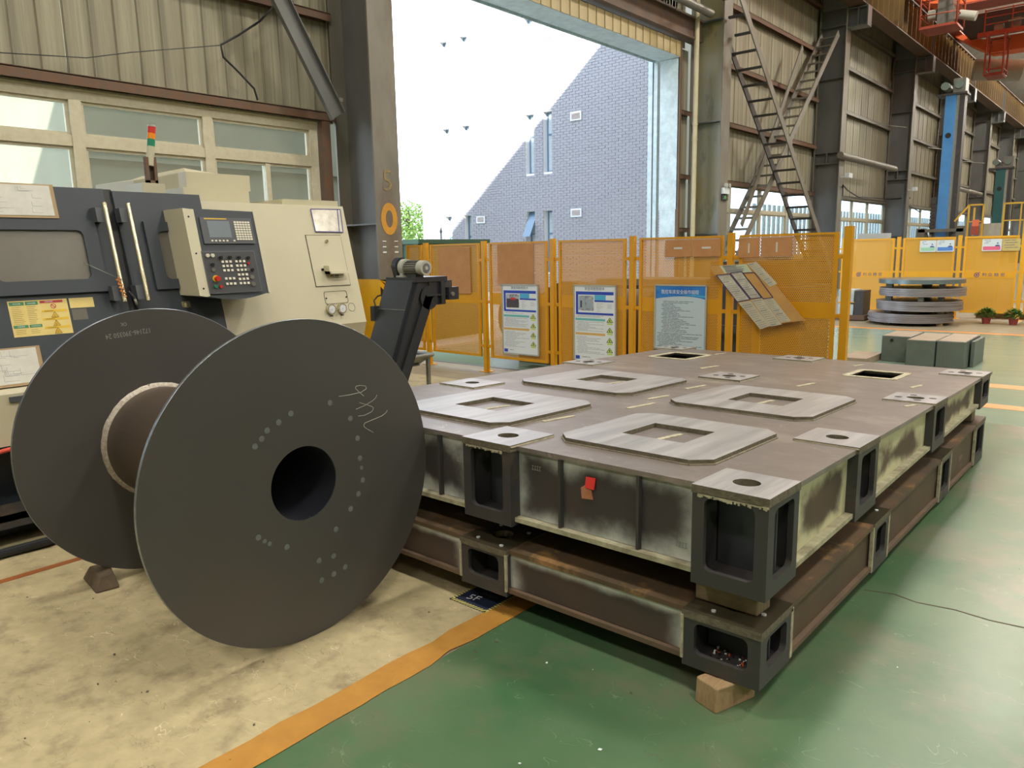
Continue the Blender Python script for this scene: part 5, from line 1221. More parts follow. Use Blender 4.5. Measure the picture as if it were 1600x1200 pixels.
MB().cyl((-5.48, 4.78, 1.475), (-5.42, 4.78, 1.475), .078, 26).box(-5.47, -5.43, 4.72, 4.84, 1.385, 1.47).box(-5.5, -5.40, 4.70, 4.86, 1.385, 1.40).build('gearbox', M_lightgrey, CV)
q = MB(); q.prism([(-5.56, 4.78 + .085 * math.cos(t), 1.485 + .085 * math.sin(t)) for t in [math.pi * k / 14 for k in range(15)]] + [(-5.56, 4.73, 1.36), (-5.56, 4.81, 1.36)], (.06, 0, 0)); q.build('belt_guard', M_navy2, CV)
MB().box(-5.36, -5.26, 4.73, 4.83, 1.385, 1.41).build('motor_foot', M_navy2, CV)
# bar leaning between
MB().tube([(-5.55, 3.93, .93), (-5.55, 4.05, .98), (-5.52, 4.15, 1.18)], .008).build('lever', M_chrome, CN)
MB().tube([(-5.52, 4.15, 1.18), (-5.51, 4.18, 1.235)], .014).build('lever_grip', M_black, CN)
LB = MB().box(-9.05, -9.0, 6.75, 6.84, 0, 1.62).build('plank', M_wooddk); tag(LB, 'brown plank standing against the doorway column behind the lathe', 'plank')
# cart
CT = empty('tipping_cart', (-6.3, 5.4, 0), 'grey tubular chip cart on legs under the conveyor head', 'cart')
q = MB(); zc_ = .5
for a, b in (((-6.7, 5.16), (-6.03, 5.16)), ((-6.03, 5.16), (-6.03, 5.63)), ((-6.03, 5.63), (-6.7, 5.63)), ((-6.7, 5.63), (-6.7, 5.16))): q.cyl((a[0], a[1], zc_), (b[0], b[1], zc_), .022, 12)
q.build('rim_tube', M_silver, CT)
for i, (x, y) in enumerate(((-6.08, 5.60), (-6.65, 5.60), (-6.08, 5.19), (-6.65, 5.19))): MB().box(x - .018, x + .018, y - .018, y + .018, 0.0, zc_).build('leg', M_silver, CT)
q = MB(); q.prism([(-6.68, 5.18, .48), (-6.05, 5.18, .48), (-6.15, 5.25, .40), (-6.58, 5.25, .40)], (0, -.004, 0)); q.prism([(-6.05, 5.18, .48), (-6.05, 5.61, .48), (-6.15, 5.54, .4), (-6.15, 5.25, .4)], (.004, 0, 0))
q.box(-6.58, -6.15, 5.25, 5.54, .38, .40); q.prism([(-6.68, 5.18, .48), (-6.68, 5.61, .48), (-6.58, 5.54, .4), (-6.58, 5.25, .4)], (.004, 0, 0)); q.prism([(-6.68, 5.61, .48), (-6.05, 5.61, .48), (-6.15, 5.54, .40), (-6.58, 5.54, .40)], (0, .004, 0))
q.build('hopper', M_silver, CT); MB().box(-6.28, -6.12, 5.3, 5.5, .4, .5).build('drain_block', M_black, CT)
o = MB().box(-5.0, -4.35, 3.9, 4.15, .003, .12).box(-5.0, -4.35, 3.9, 3.92, .12, .2).build('steel_box_section', M_cast); tag(o, 'dark steel box section on the floor behind the spool', 'steel section')
# ================================================================== ORANGE FENCE
def yf(x): return 7.43 - (x + 8.0) * 0.018
def zf(x): return 0.0
POSTX = [-8.02, -6.87, -5.70, -4.55, -3.37, -2.22]
PLAB = ['nearest the doorway column', 'between the tan board and the conveyor', 'between the two notices with photos, nearer the reddish one', 'between the pale-photo notice and the blue-headed one', 'behind the tilted board of papers', 'last and widest, standing free of its panel']
for x, lb in zip(POSTX, PLAB):
    y = yf(x); w_ = .03 if x < -2.5 else .035
    o = empty('fence_post', (x, y, 0), 'orange square fence post, ' + lb, 'fence post', 'posts of the orange fence')
    MB().box(x - w_, x + w_, y - w_, y + w_, 0.006, 1.75 if x < -3 else 1.775).build('post', M_orange, o)
    MB().box(x - .08, x + .08, y - .07, y + .07, 0.0, 0.008).build('base_plate', M_orange, o)
    for z in (.35, .95, 1.50):
        for s in (-1, 1):
            if x > -2.5 and s > 0: continue
            c = MB().box(min(x + s * w_, x + s * .0895), max(x + s * w_, x + s * .0895), y - .015, y - .009, z - .02, z + .02)
            c.cyl((x + s * (w_ + .025), y - .02, z), (x + s * (w_ + .025), y - .006, z), .01, 8); c.build('clip', M_orange, o)
PANL = ['short panel beside the doorway column', 'first full panel, behind the chip conveyor', 'panel with the reddish photo notice', 'panel with the pale photo notice', 'panel with the blue-headed notice', 'last panel, half behind the tilted board of papers']
PE = [-8.46] + POSTX
for i in range(6):
    xa, xb = (PE[i] + (.02 if i == 0 else .09)), PE[i + 1] - .09
    ya, yb = yf(xa), yf(xb); zb, ztop = .20, 1.725
    o = empty('fence_section', ((xa + xb) / 2, (ya + yb) / 2, zb), 'orange perforated sheet fence panel, ' + PANL[i], 'fence panel', 'panels of the orange fence')
    def yat(x): return ya + (yb - ya) * (x - xa) / (xb - xa)
    def hx(x0, x1, dy0, dy1, z0, z1, mb): return mb.hexa([(x0, yat(x0) + dy0, z0), (x1, yat(x1) + dy0, z0), (x1, yat(x1) + dy1, z0), (x0, yat(x0) + dy1, z0), (x0, yat(x0) + dy0, z1), (x1, yat(x1) + dy0, z1), (x1, yat(x1) + dy1, z1), (x0, yat(x0) + dy1, z1)])
    f = .035
    hx(xa, xb, -.012, .018, zb, zb + f, MB()).build('frame_bar', M_orange, o); hx(xa, xb, -.012, .018, ztop - .022, ztop, MB()).build('frame_bar', M_orange, o)
    hx(xa, xa + f, -.012, .018, zb + f, ztop - .022, MB()).build('frame_bar', M_orange, o); hx(xb - f, xb, -.012, .018, zb + f, ztop - .022, MB()).build('frame_bar', M_orange, o)
    s = MB(); s.add([(xa + f, yat(xa + f), zb + f), (xb - f, yat(xb - f), zb + f), (xb - f, yat(xb - f), ztop - .022), (xa + f, yat(xa + f), ztop - .022)], [(0, 1, 2, 3)])
    s.build('perforated_sheet', M_perf, o, rec=False)
    hx(xa + f, xb - f, -.003, .003, .915, 1.072, MB()).build('solid_band', M_orange, o)
    if i == 5: hx(-3.12, -3.04, .004, .03, zb + f, .9, MB()).build('back_brace', M_orange, o)

def board(nm, x0, x1, z0, z1, lb, face=M_white, off=.03, cat='notice board'):
    xm = (x0 + x1) / 2; y = yf(xm) - off
    B = empty(nm, (xm, y, z0), lb, cat)
    MB().box(x0, x1, y, y + .012, z0, z1).build('panel', face, B)
    q = MB(); e = .012
    q.box(x0 - .004, x0 + e, y - .008, y + .012, z0, z1); q.box(x1 - e, x1 + .004, y - .008, y + .012, z0, z1); q.box(x0, x1, y - .008, y + .012, z1 - e, z1 + .004); q.box(x0, x1, y - .008, y + .012, z0 - .004, z0 + e)
    q.build('frame', M_lightgrey, B)
    return B, y
def flat(B, nm, rects, y, mt, d=.0015):
    q = MB()
    for (a, b, c, e) in rects: q.box(a, b, y - d, y, c, e)
    return q.build(nm, mt, B)
def lines(B, x0, x1, z0, z1, step, y, mt, h=.004, seed=1, indent=.02):
    rnd = random.Random(seed); q = MB(); z = z1
    while z > z0:
        a = x0 + (indent if rnd.random() < .5 else 0); L1 = (x1 - x0) * rnd.choice((.95, .9, .7, .5, .8, .35)); x = a
        while x < min(a + L1, x1) - .01:
            w_ = rnd.uniform(.02, .08); q.box(x, min(x + w_, x1), y - .0012, y, z, z + h); x += w_ + rnd.uniform(.004, .010)
        z -= step
    return q.build('printed_lines', mt, B)
def risk_board(x0, x1, z0, z1, lb, seed, red):
    B, y = board('notice_board', x0, x1, z0, z1, lb)
    W, H = x1 - x0, z1 - z0
    X = lambda u: x0 + W * u
    Z = lambda v: z1 - H * v
    R = lambda a, b, c, d: (X(a), X(b), Z(d), Z(c))
    text('安全风险告知卡', W * .068, face_negY(X(.5), y - .002, Z(.048)), M_ink, B, 'heading', sx=1.0)
    flat(B, 'blue_band', [R(.05, .94, .082, .122), R(.05, .94, .355, .382), R(.05, .105, .12, .36), R(.5, .94, .19, .212)], y, M_blue)
    flat(B, 'cyan_box', [R(.5, .76, .125, .188)], y, M_cyan); flat(B, 'teal_band', [R(.04, .75, .43, .46)], y, M_teal); flat(B, 'gold_band', [R(.04, .75, .62, .65)], y, M_gold)
    flat(B, 'photo_print', [R(.12, .48, .135, .33)], y, M_photo); flat(B, 'blue_logo', [R(.04, .14, .93, .975)], y, M_blue)
    if red: flat(B, 'photo_detail', [R(.13, .47, .20, .325)], y - .0015, mat('photo_dark', rgb(70, 62, 70))); flat(B, 'photo_detail', [R(.25, .38, .185, .215)], y - .003, M_red)
    else: flat(B, 'photo_detail', [R(.13, .27, .15, .31), R(.31, .46, .18, .30)], y - .0015, mat('photo_pale', rgb(150, 164, 176)))
    if not red: flat(B, 'photo_detail', [R(.16, .20, .20, .29)], y - .003, M_ink)
    lines(B, X(.06), X(.72), Z(.60), Z(.48), H * .0165, y, M_ink_l, .0035, seed); lines(B, X(.06), X(.72), Z(.415), Z(.395), H * .0165, y, M_ink_l, .0035, seed + 1)
    lines(B, X(.06), X(.74), Z(.90), Z(.675), H * .018, y, M_ink_l, .0035, seed + 2); lines(B, X(.55), X(.70), Z(.34), Z(.235), H * .02, y, M_ink_l, .003, seed + 3, 0); lines(B, X(.80), X(.90), Z(.30), Z(.25), H * .02, y, M_ink_l, .003, seed + 4, 0)
    lines(B, X(.2), X(.4), Z(.965), Z(.945), H * .02, y, M_ink, .005, seed + 5, 0)
    tri = MB(); tri2 = MB(); lb_ = []
    for v in (.47, .60, .73, .86)[:4 if red else 4]:
        a, b, c = (X(.79), Z(v)), (X(.93), Z(v)), (X(.86), Z(v - .058))
        tri.prism([(p[0], y - .002, p[1]) for p in (a, b, c)], (0, .0015, 0))
        for p, p2 in ((a, b), (b, c), (c, a)): tri2.beam((p[0], y - .0025, p[1]), (p2[0], y - .0025, p2[1]), .006, .001, up=(0, 1, 0))
        tri2.box(X(.85), X(.87), y - .0028, y - .002, Z(v - .008), Z(v - .035)); lb_.append(R(.80, .92, v + .012, v + .03))
    tri.build('warning_triangle', M_lime, B); tri2.build('triangle_border', M_ink, B); flat(B, 'triangle_caption', lb_, y, M_lime)
    return B
risk_board(-6.53, -5.925, .285, 1.185, 'white and blue safety notice with a dark reddish photo', 11, True)
risk_board(-5.355, -4.755, .285, 1.195, 'white and blue safety notice with a pale machine photo', 31, False)
B, y = board('notice_board', -4.235, -3.62, .30, 1.215, 'pale blue operating-rules notice with a blue curved heading', face=M_pale)
q = MB(); pts = [(-4.223, 1.203), (-3.632, 1.203)] + [(-3.632 - .591 * k / 16, 1.065 + .03 * math.sin(math.pi * (k / 16) ** .8) + .0) for k in range(17)]
q.prism([(p[0], y - .0015, p[1]) for p in pts], (0, .001, 0)); q.build('heading_band', M_blue2, B)
q = MB(); pts = [(-3.632, 1.103), (-3.632, 1.083), (-3.75, 1.097), (-3.9, 1.105), (-3.75, 1.113)]
q.prism([(p[0], y - .0025, p[1]) for p in pts], (0, .001, 0)); q.build('heading_swoosh', M_cyan, B)
text('数控车床安全操作规程', .050, face_negY(-3.93, y - .004, 1.137), M_white, B, 'heading', ext=.0005, sx=.9)
lines(B, -4.15, -3.72, .70, 1.035, .0165, y, M_ink, .0045, 51); lines(B, -4.20, -3.66, .50, .685, .0165, y, M_ink, .0045, 52); lines(B, -4.20, -3.66, .33, .485, .0165, y, M_ink, .0045, 54)
# tan boards hung behind / on the mesh
for (a, b, c, d, off, lb) in ((-7.73, -7.12, 1.05, 1.675, -.03, 'square tan board hung on the mesh by the conveyor motor'), (-6.60, -6.0, 1.195, 1.70, -.03, 'square tan board hung above the first notice')):
    y_ = yf(a) + off; o = MB().box(a, b, y_, y_ + .006, c, d).build('tan_board', M_cardb); tag(o, lb, 'board')
for k, (a, b, c, d, lb) in enumerate(((-4.12, -3.81, 1.515, 1.70, 'tan card on the mesh above the blue-headed notice, nearer the notice with photos'), (-3.795, -3.475, 1.515, 1.70, 'tan card on the mesh above the blue-headed notice, nearer the tilted board'),
                                      (-3.28, -3.06, 1.50, 1.70, 'narrower tan card above the tilted board of papers'), (-3.04, -2.73, 1.51, 1.70, 'wider tan card at the top of the last orange panel'))):
    y_ = yf(a) - .03; D = empty('tan_card', ((a + b) / 2, y_, c), lb, 'card'); m_ = (a + b) / 2
    MB().box(a, b, y_, y_ + .004, c, d).build('card', M_cardb, D)
    q = MB()
    if k < 2: q.box(m_ - .05, m_ + .05, y_ - .002, y_, (c + d) / 2 - .012, (c + d) / 2 + .008)
    else: q.box(m_ - .008, m_ + .008, y_ - .002, y_, (c + d) / 2 - .055, (c + d) / 2 + .04)
    for t in range(int((b - a) / .014)): q.box(a + t * .014, a + t * .014 + .008, y_ - .002, y_, d - .008, d - .001)
    q.build('white_slit', M_paper, D)['kind'] = 'stuff'
# tilted cardboard with papers
TB = empty('paper_board', (-3.1, 7.27, .8), 'tilted cardboard sheet covered with papers on the orange fence', 'board')
yb_ = 7.27
MB().prism([(p[0], yb_, p[1]) for p in [(-3.557, 1.419), (-3.172, 1.443), (-3.067, 1.455), (-2.563, .897), (-2.697, .879), (-2.778, .863), (-3.10, .90), (-3.253, 1.055), (-3.491, 1.324), (-3.527, 1.344)]], (0, .008, 0)).build('cardboard', M_cardb2, TB)
def sheet(pts, mt, nm, edge=None, lift=.002, txt=0):
    s_ = MB().prism([(p[0], yb_ - lift, p[1]) for p in pts], (0, .0012, 0)).build(nm, mt, TB)
    A = [Vector((p[0], yb_ - lift - .001, p[1])) for p in pts]
    if edge:
        q = MB()
        for a, b in zip(A, A[1:] + A[:1]): q.beam(a, b, .008, .002, up=(0, 1, 0))
        q.build('sleeve_edge', edge, s_)
    if txt:
        q = MB(); rnd = random.Random(txt); n_ = 13
        for k in range(n_):
            t = (k + .7) / (n_ + .4); l_ = A[0].lerp(A[-1], t); r_ = A[1].lerp(A[2], t); e = rnd.uniform(.55, .92)
            q.beam(l_.lerp(r_, .1), l_.lerp(r_, e), .0045 if rnd.random() < .8 else .011, .001, up=(0, 1, 0))
        q.build('printed_lines', M_ink_f, s_)
    return s_
M_edge = mat('sleeve_navy', rgb(60, 52, 96)); M_ink_f = mat('faint_print', rgb(146, 148, 146)); M_paper2 = mat('yellowed_paper', rgb(200, 194, 172), rgb(180, 174, 150), rough=.6, scale=10)
sheet([(-3.487, 1.324), (-3.341, 1.335), (-3.119, 1.085), (-3.253, 1.059)], M_plastic, 'plastic_sleeve', M_edge, txt=3)
sheet([(-3.334, 1.345), (-3.216, 1.361), (-3.001, 1.107), (-3.112, 1.094)], M_plastic, 'plastic_sleeve', M_edge, txt=4)
sheet([(-3.202, 1.345), (-3.082, 1.352), (-2.884, 1.11), (-2.981, 1.095)], M_cardb2, 'plastic_sleeve', M_edge)
sheet([(-3.239, 1.049), (-3.111, 1.072), (-2.90, .83), (-3.001, .791)], M_paper2, 'paper', None, txt=5)
sheet([(-3.105, 1.079), (-2.994, 1.101), (-2.785, .85), (-2.895, .825)], M_paper2, 'paper', None, txt=6)
sheet([(-2.98, 1.088), (-2.884, 1.107), (-2.698, .888), (-2.791, .868)], M_paper2, 'paper', None, txt=7)
sheet([(-3.165, 1.44), (-3.067, 1.459), (-2.846, 1.247), (-2.92, 1.215)], M_paper2, 'paper', None, lift=.004, txt=8)
sheet([(-3.455, 1.419), (-3.172, 1.437), (-3.109, 1.358), (-3.4, 1.344)], mat('pale_green_paper', rgb(188, 200, 172), rough=.3), 'paper', None, txt=9)

# things behind the fence
M_tank = mat('tank_brown', rgb(92, 70, 50), rgb(70, 56, 44), rough=.5, scale=3)
TK = empty('steel_tank', (-6.2, 8.75, 0), 'long dark brown round tank lying behind the orange fence', 'tank')
MB().cyl((-7.45, 8.75, .64), (-5.0, 8.75, .64), .44, 40).build('tank_body', M_tank, TK)
for x in (-7.1, -5.4): MB().box(x - .08, x + .08, 8.45, 9.05, .003, .28).build('cradle', M_black, TK)
MBD = empty('machine_bed_backdrop', (-5, 10, 0), 'long dark grey machine bed added behind the orange fence, darkening its holes', 'machine')  # invented dark mass, so the fence holes look into darkness
MB().box(-6.6, -3.35, 9.3, 10.4, .05, 1.10).build('bed', M_castin, MBD); MB().box(-6.6, -3.35, 9.2, 9.3, .5, .6).build('guide_way', M_cast, MBD)
MB().box(-4.6, -3.5, 9.4, 10.3, 1.10, 1.42).build('headstock', M_castin, MBD); MB().box(-6.5, -4.7, 9.5, 10.2, 1.10, 1.18).build('bed_cover', M_silver, MBD)
for x in (-6.3, -5.0, -3.6): MB().box(x - .1, x + .1, 9.35, 10.35, 0.003, .05).build('foot', M_cast, MBD)
o = MB().cyl((-5.9, 7.95, .605), (-5.9, 8.2, .605), .6, 48).build('round_drum', M_rust); tag(o, 'rusty round steel drum standing on edge behind the second notice panel', 'drum')

# ================================================================== AMBER FENCE (far)
yq = 18.48
FPX = [-5.70, -4.53, -3.34, -2.20, -1.05]
FL = ['beside the wrapped pallet', 'behind the disc stack', 'between the disc stack and the potted plants', 'behind the potted plants', 'beyond the potted plants']
PL_ = ['with a purple logo, behind the wrapped pallet', 'with the green and blue signs, behind the disc stack', 'with the pink and yellow signs, behind the potted plants', 'without signs, beyond the potted plants']
for k, x in enumerate(FPX):
    o = empty('amber_fence_post', (x, yq, 0), 'amber fence post ' + FL[k], 'fence post', 'posts of the amber far fence')
    MB().box(x - .035, x + .035, yq - .035, yq + .035, .008, 1.77).build('post', M_orange2, o); MB().box(x - .09, x + .09, yq - .08, yq + .08, 0, .01).build('base_plate', M_orange2, o)
    for z in (.4, 1.0, 1.52):
        for s in (-1, 1): MB().box(min(x + s * .035, x + s * .084), max(x + s * .035, x + s * .084), yq - .02, yq - .01, z - .02, z + .02).build('clip', M_orange2, o)
for k in range(4):
    xa, xb = FPX[k] + .085, FPX[k + 1] - .085
    o = empty('amber_fence_section', ((xa + xb) / 2, yq, .14), 'amber perforated fence panel ' + PL_[k], 'fence panel', 'panels of the amber far fence')
    for a in ((xa, xb, .14, .18), (xa, xb, 1.70, 1.74), (xa, xa + .045, .18, 1.70), (xb - .045, xb, .18, 1.70)): MB().box(a[0], a[1], yq - .015, yq + .02, a[2], a[3]).build('frame_bar', M_orange2, o)
    s = MB(); s.add([(xa + .045, yq, .18), (xb - .045, yq, .18), (xb - .045, yq, 1.7), (xa + .045, yq, 1.7)], [(0, 1, 2, 3)]); s.build('perforated_sheet', M_perf2, o, rec=False)
    bd = MB().box(xa + .045, xb - .045, yq - .006, yq + .004, .87, 1.01).build('solid_band', M_orange2, o)
    if k in (0, 2, 3):
        x_ = xa + .27
        MB().ring(circ(x_, .935, .05, 24), circ(x_, .935, .034, 24), (x_, .935), lambda u, v, w_: (u, yq - .0085 - w_, v), .002).build('logo', mat('logo_purple', rgb(104, 88, 150)), bd)
        q = MB(); q.cyl((x_, yq - .0085, .935), (x_, yq - .007, .935), .02, 14); q.beam((x_ + .02, yq - .008, .965), (x_ + .06, yq - .008, 1.0), .012, .001, up=(0, 1, 0)); q.build('logo', mat('logo_purple', rgb(104, 88, 150)), bd)
        text('利 众 精 密', .085, face_negY(x_ + .30, yq - .009, .937), mat('logo_text', rgb(96, 96, 150)), bd, 'company_name')
SG = [(-4.10, -3.785, 'white and green sign at the top of the second amber panel', rgb(170, 224, 190)), (-3.775, -3.44, 'white and blue sign at the top of the second amber panel', rgb(92, 146, 230)), (-2.93, -2.58, 'white and pink sign at the top of the third amber panel', rgb(240, 112, 150)), (-2.57, -2.26, 'yellow sign at the top of the third amber panel', None)]
for k, (a, b, lb, c) in enumerate(SG):
    D = empty('safety_sign', ((a + b) / 2, yq - .03, 1.43), lb, 'sign')
    y_ = yq - .035
    q = MB(); q.prism([(p[0], y_, p[1]) for p in rrect(a, b, 1.43, 1.675, .02)], (0, .006, 0)); q.build('sign_panel', mat('sign_white_print', rgb(226, 240, 248), rough=.4) if c else M_yel_st, D)
    if c:
        cm = mat('sign_colour_%s' % ('green', 'blue', 'pink')[k], c); flat(D, 'colour_band', [(a + .02, b - .02, 1.45, 1.525)], y_, cm)
        q = MB(); q.prism([(b - .075 + .045 * math.cos(t), y_ - .003, 1.525 + .035 * math.sin(t)) for t in [math.pi * j / 10 for j in range(11)]], (0, .002, 0)); q.cyl((b - .075, y_ - .003, 1.59), (b - .075, y_, 1.59), .015, 10); q.build('figure_print', mat('print_figure', rgb(96, 110, 160)), D)
        lines(D, a + .04, a + .15, 1.58, 1.65, .03, y_, M_ink_l, .008, k)
    else: lines(D, a + .03, b - .04, 1.47, 1.64, .05, y_, M_ink_l, .014, 77)
# ================================================================== DISC STACK
ORD = ['lowest', 'second', 'third', 'fourth', 'fifth', 'sixth', 'seventh', 'eighth', 'ninth', 'tenth', 'eleventh', 'twelfth', 'thirteenth', 'topmost']
layers = [(.06, 5, .036), (.30, 5, .038), (.585, 4, .04), (.83, 1, .085)]
offs = [(-.17, 0), (-.02, .0), (0.02, 0), (0.0, 0)]
k = 0; sc_x, sc_y = -3.70, 17.0
LN = ['lowest pack', 'second pack', 'third pack', 'top']
for li, (z0, n_, t) in enumerate(layers):
    z = z0
    for j in range(n_):
        a, b = offs[li]; jx, jy = random.uniform(-.012, .012), random.uniform(-.012, .012)
        o = MB().cyl((sc_x + a + jx, sc_y + b + jy, z), (sc_x + a + jx, sc_y + b + jy, z + t - .003), .78, 56).build('steel_disc', M_stack if li < 3 else mat('disc_bright', rgb(140, 158, 166), rgb(100, 112, 118), rough=.35, metal=.6, scale=3))
        lb = 'thick bluish steel disc alone on top of the disc stack' if li == 3 else 'steel disc of the %s in the disc stack, %s' % (LN[li], ('bottom one', 'second', 'third', 'fourth', 'top one')[j if j < n_ - 1 else 4])
        tag(o, lb, 'steel disc', 'round steel discs stacked before the amber fence'); z += t; k += 1
zz = 0.0
gaps = [(0.0, .06, 'on the floor'), (.24, .30, 'under the second pack'), (.49, .585, 'under the third pack'), (.745, .83, 'under the top disc')]
gapz = [(0.0, .06), (.06 + 5 * .036, .30), (.30 + 5 * .038, .585), (.585 + 4 * .04, .83)]
for gi, (a, b) in enumerate(gapz):
    for (dx, dy_, w_, s) in ((-.5, -.35, .12, 'orange-fence side'), (.45, -.35, .1, 'plant side'), (0.0, .5, .18, 'amber-fence side')) + (((.15, -.62, .09, 'at the front rim'),) if gi == 2 else ()):
        o = MB().box(sc_x + dx - w_ / 2, sc_x + dx + w_ / 2, sc_y + dy_ - .05, sc_y + dy_ + .05, a + .001, b - .003).build('spacer_block', M_silver if gi else M_wood)
        tag(o, 'spacer block of the disc stack, ' + gaps[gi][2] + ', ' + s, 'spacer block')

# steel blocks behind the frames
def sblock(x0, x1, y0, y1, h, lb, rot=0.0):
    B_ = empty('steel_block', ((x0 + x1) / 2, (y0 + y1) / 2, 0), lb, 'steel block')
    q = MB(); q.box(x0, x1, y0, y1, .003, h - .002); o = q.build('block', M_block, B_); md = o.modifiers.new('b', 'BEVEL'); md.width = .008; md.segments = 2
    MB().box(x0 + .01, x1 - .01, y0 + .01, y1 - .01, h - .002, h + .001).build('top_face', M_blocktop, B_)
    return B_
b1_ = sblock(-2.88, -2.52, 11.2, 11.95, .36, 'grey-green steel block with a round hole behind the frames')
MB().cyl((-2.75, 11.199, .30), (-2.75, 11.19, .30), .022, 18).build('lifting_hole', M_black, b1_)
sblock(-2.49, -2.155, 10.87, 11.85, .36, 'plain grey-green steel block between the holed block and the darker one')
sblock(-2.145, -1.82, 10.92, 11.95, .36, 'darker steel block beside the thin standing plate')
o = MB().box(-1.80, -1.76, 11.2, 11.9, .003, .34).build('steel_plate', M_block); tag(o, 'thin steel plate standing against the darker steel block', 'steel plate')
o = MB().box(-3.25, -2.9, 10.6, 11.35, .003, .10).build('steel_plate', M_blocktop); tag(o, 'low flat steel plate lying beside the block with the hole', 'steel plate')
# crate of wrapped parts
CR = empty('wrapped_pallet', (-5.0, 17.3, 0), 'small pallet of silver-wrapped parts beside the widest orange fence post', 'pallet')
MB().box(-5.35, -4.75, 17.0, 17.6, .02, .12).build('pallet', M_rust, CR); MB().box(-5.32, -5.0, 17.05, 17.55, .12, .35).box(-5.32, -5.0, 17.05, 17.55, .40, .66).build('wrapped_parts', M_trimw, CR); MB().box(-4.98, -4.8, 17.05, 17.55, .12, .64).build('box', M_cast, CR)
# benches under the far fence
o = MB().box(-3.0, -2.0, 18.9, 19.2, 0, .12).build('timber_sleeper', M_rust); tag(o, 'dark sleeper on the floor behind the third amber panel', 'sleeper')
# plants
for (x, lb) in ((-2.61, 'the one nearer the disc stack'), (-2.15, 'the one farther from the disc stack')):
    PT = empty('potted_plant', (x, 17.6, 0), 'bushy green plant in a red pot, ' + lb, 'plant')
    MB().lathe((x, 17.6, 0), (0, 0, 1), [(0, 0), (0, .065), (.11, .085), (.125, .09), (.125, .078), (.11, .0)], 20).build('pot', M_pot, PT)
    q = MB()
    for _ in range(420):
        a = random.random() * 6.28; e = random.random() ** .5; r_ = e * .2
        c = Vector((x + r_ * math.cos(a), 17.6 + r_ * math.sin(a) * .8, .15 + (1 - e * e) * .13 + random.uniform(-.03, .04)))
        d_ = Vector((math.cos(a), math.sin(a), random.uniform(-.4, .9))).normalized() * random.uniform(.035, .06); s_ = d_.cross(Vector((0, 0, 1))).normalized() * .016
        q.add([c - d_ * .5, c + s_, c + d_, c - s_], [(0, 1, 2, 3)])
    q.build('foliage', M_leaf, PT, rec=False)
    q = MB()
    for k in range(7):
        a = k * .9; q.tube([(x, 17.6, .1), (x + .07 * math.cos(a), 17.6 + .07 * math.sin(a), .17), (x + .14 * math.cos(a), 17.6 + .14 * math.sin(a), .19)], .004, 5)
    q.build('stem', M_leaf, PT)

# ================================================================== STAIRS
M_tread = mat('dark_tread_steel', rgb(66, 64, 62), rgb(52, 50, 48), rough=.6, scale=4)
def stair(lb, xa, xb, p0, p1, n_, trm=None, stm=None):
    """p0 top (y, z), p1 bottom (y, z)"""
    St = empty('steel_staircase', ((xa + xb) / 2, p1[0], p1[1]), lb, 'staircase')
    for x in (xa, xb):
        ys_ = max(p0[0], 18.3) if (x < -8.45 and p0[0] < 18.3) else p0[0]; zs_ = p0[1] + (p1[1] - p0[1]) * (ys_ - p0[0]) / (p1[0] - p0[0])
        MB().beam((x, ys_, zs_), (x, p1[0], p1[1]), .03, .20).build('stringer', (stm or M_col) if x == xa else M_col, St)
    for k in range(n_):
        t = (k + .5) / n_; y = p0[0] + (p1[0] - p0[0]) * t; z = p0[1] + (p1[1] - p0[1]) * t
        xl = -8.42 if (xa < -8.45 and y < 18.3) else xa      # the first treads clear the column flange
        MB().box(xl, xb, y - .11, y - .03, z - .02, z + .03).box(xl, xb, y + .03, y + .11, z + .02, z + .05).build('tread', trm or M_col, St)
    return St
stair('nearer grey open steel staircase of the two that cross', -8.66, -8.00, (17.35, 7.46), (25.4, .28), 22, trm=M_tread, stm=M_tread)
stair('grey open steel staircase behind the other, reaching the far column', -9.24, -8.72, (26.5, 8.36), (18.4, .4), 26)
GS = MB().box(-8.71, -8.675, 22.6, 22.85, 4.2, 4.65).build('trim_19', M_col); tag(GS, 'small bolted plate where the two staircases cross', 'plate', kind=S)
b = MB(); b.beam((-8.9, 20.0, 2.2), (-8.9, 23.9, 7.5), .03, .16, up=(0, 1, 0)); o = b.build('trim_17', M_col); tag(o, 'thin diagonal brace behind the crossed staircases', 'brace', kind=S)

# ================================================================== OVERHEAD CRANE
CB = empty('overhead_crane', (4, 34, 10.5), 'orange double-girder overhead travelling crane with red-oxide cages', 'crane')
yA = 30.8
q = MB(); q.prism([(-7.9, yA, 10.4), (-7.35, yA, 10.0), (-7.1, yA, 9.85), (-6.1, yA, 9.62), (18, yA, 9.62), (18, yA, 11.3), (-7.8, yA, 11.3)], (0, .9, 0)); q.build('bridge_girder', M_crane, CB)
q = MB(); q.box(-6.1, 18, yA - .08, yA + .98, 9.56, 9.62); q.build('girder_flange', M_crane2, CB)
yB = 39.0
q = MB(); q.prism([(-7.9, yB, 10.45), (-7.2, yB, 9.95), (-6.5, yB, 9.55), (18, yB, 9.55), (18, yB, 10.15), (-6.8, yB, 10.15), (-7.9, yB, 10.6)], (0, .9, 0)); q.build('bridge_girder', M_crane, CB)
q = MB(); q.box(-7.3, 18, yB - 3.5, yB, 10.2, 10.35); q.build('walkway_deck', mat('walkway_dark', rgb(64, 42, 40)), CB)
q = MB(); q.box(-8.3, -7.6, 29.8, 40.6, 10.5, 11.0); q.build('end_truck', M_crane2, CB)
for y in (30.2, 33.0, 37.0, 40.2): MB().cyl((-8.15, y, 10.72), (-7.95, y, 10.72), .22, 20).build('wheel', M_cast, CB)
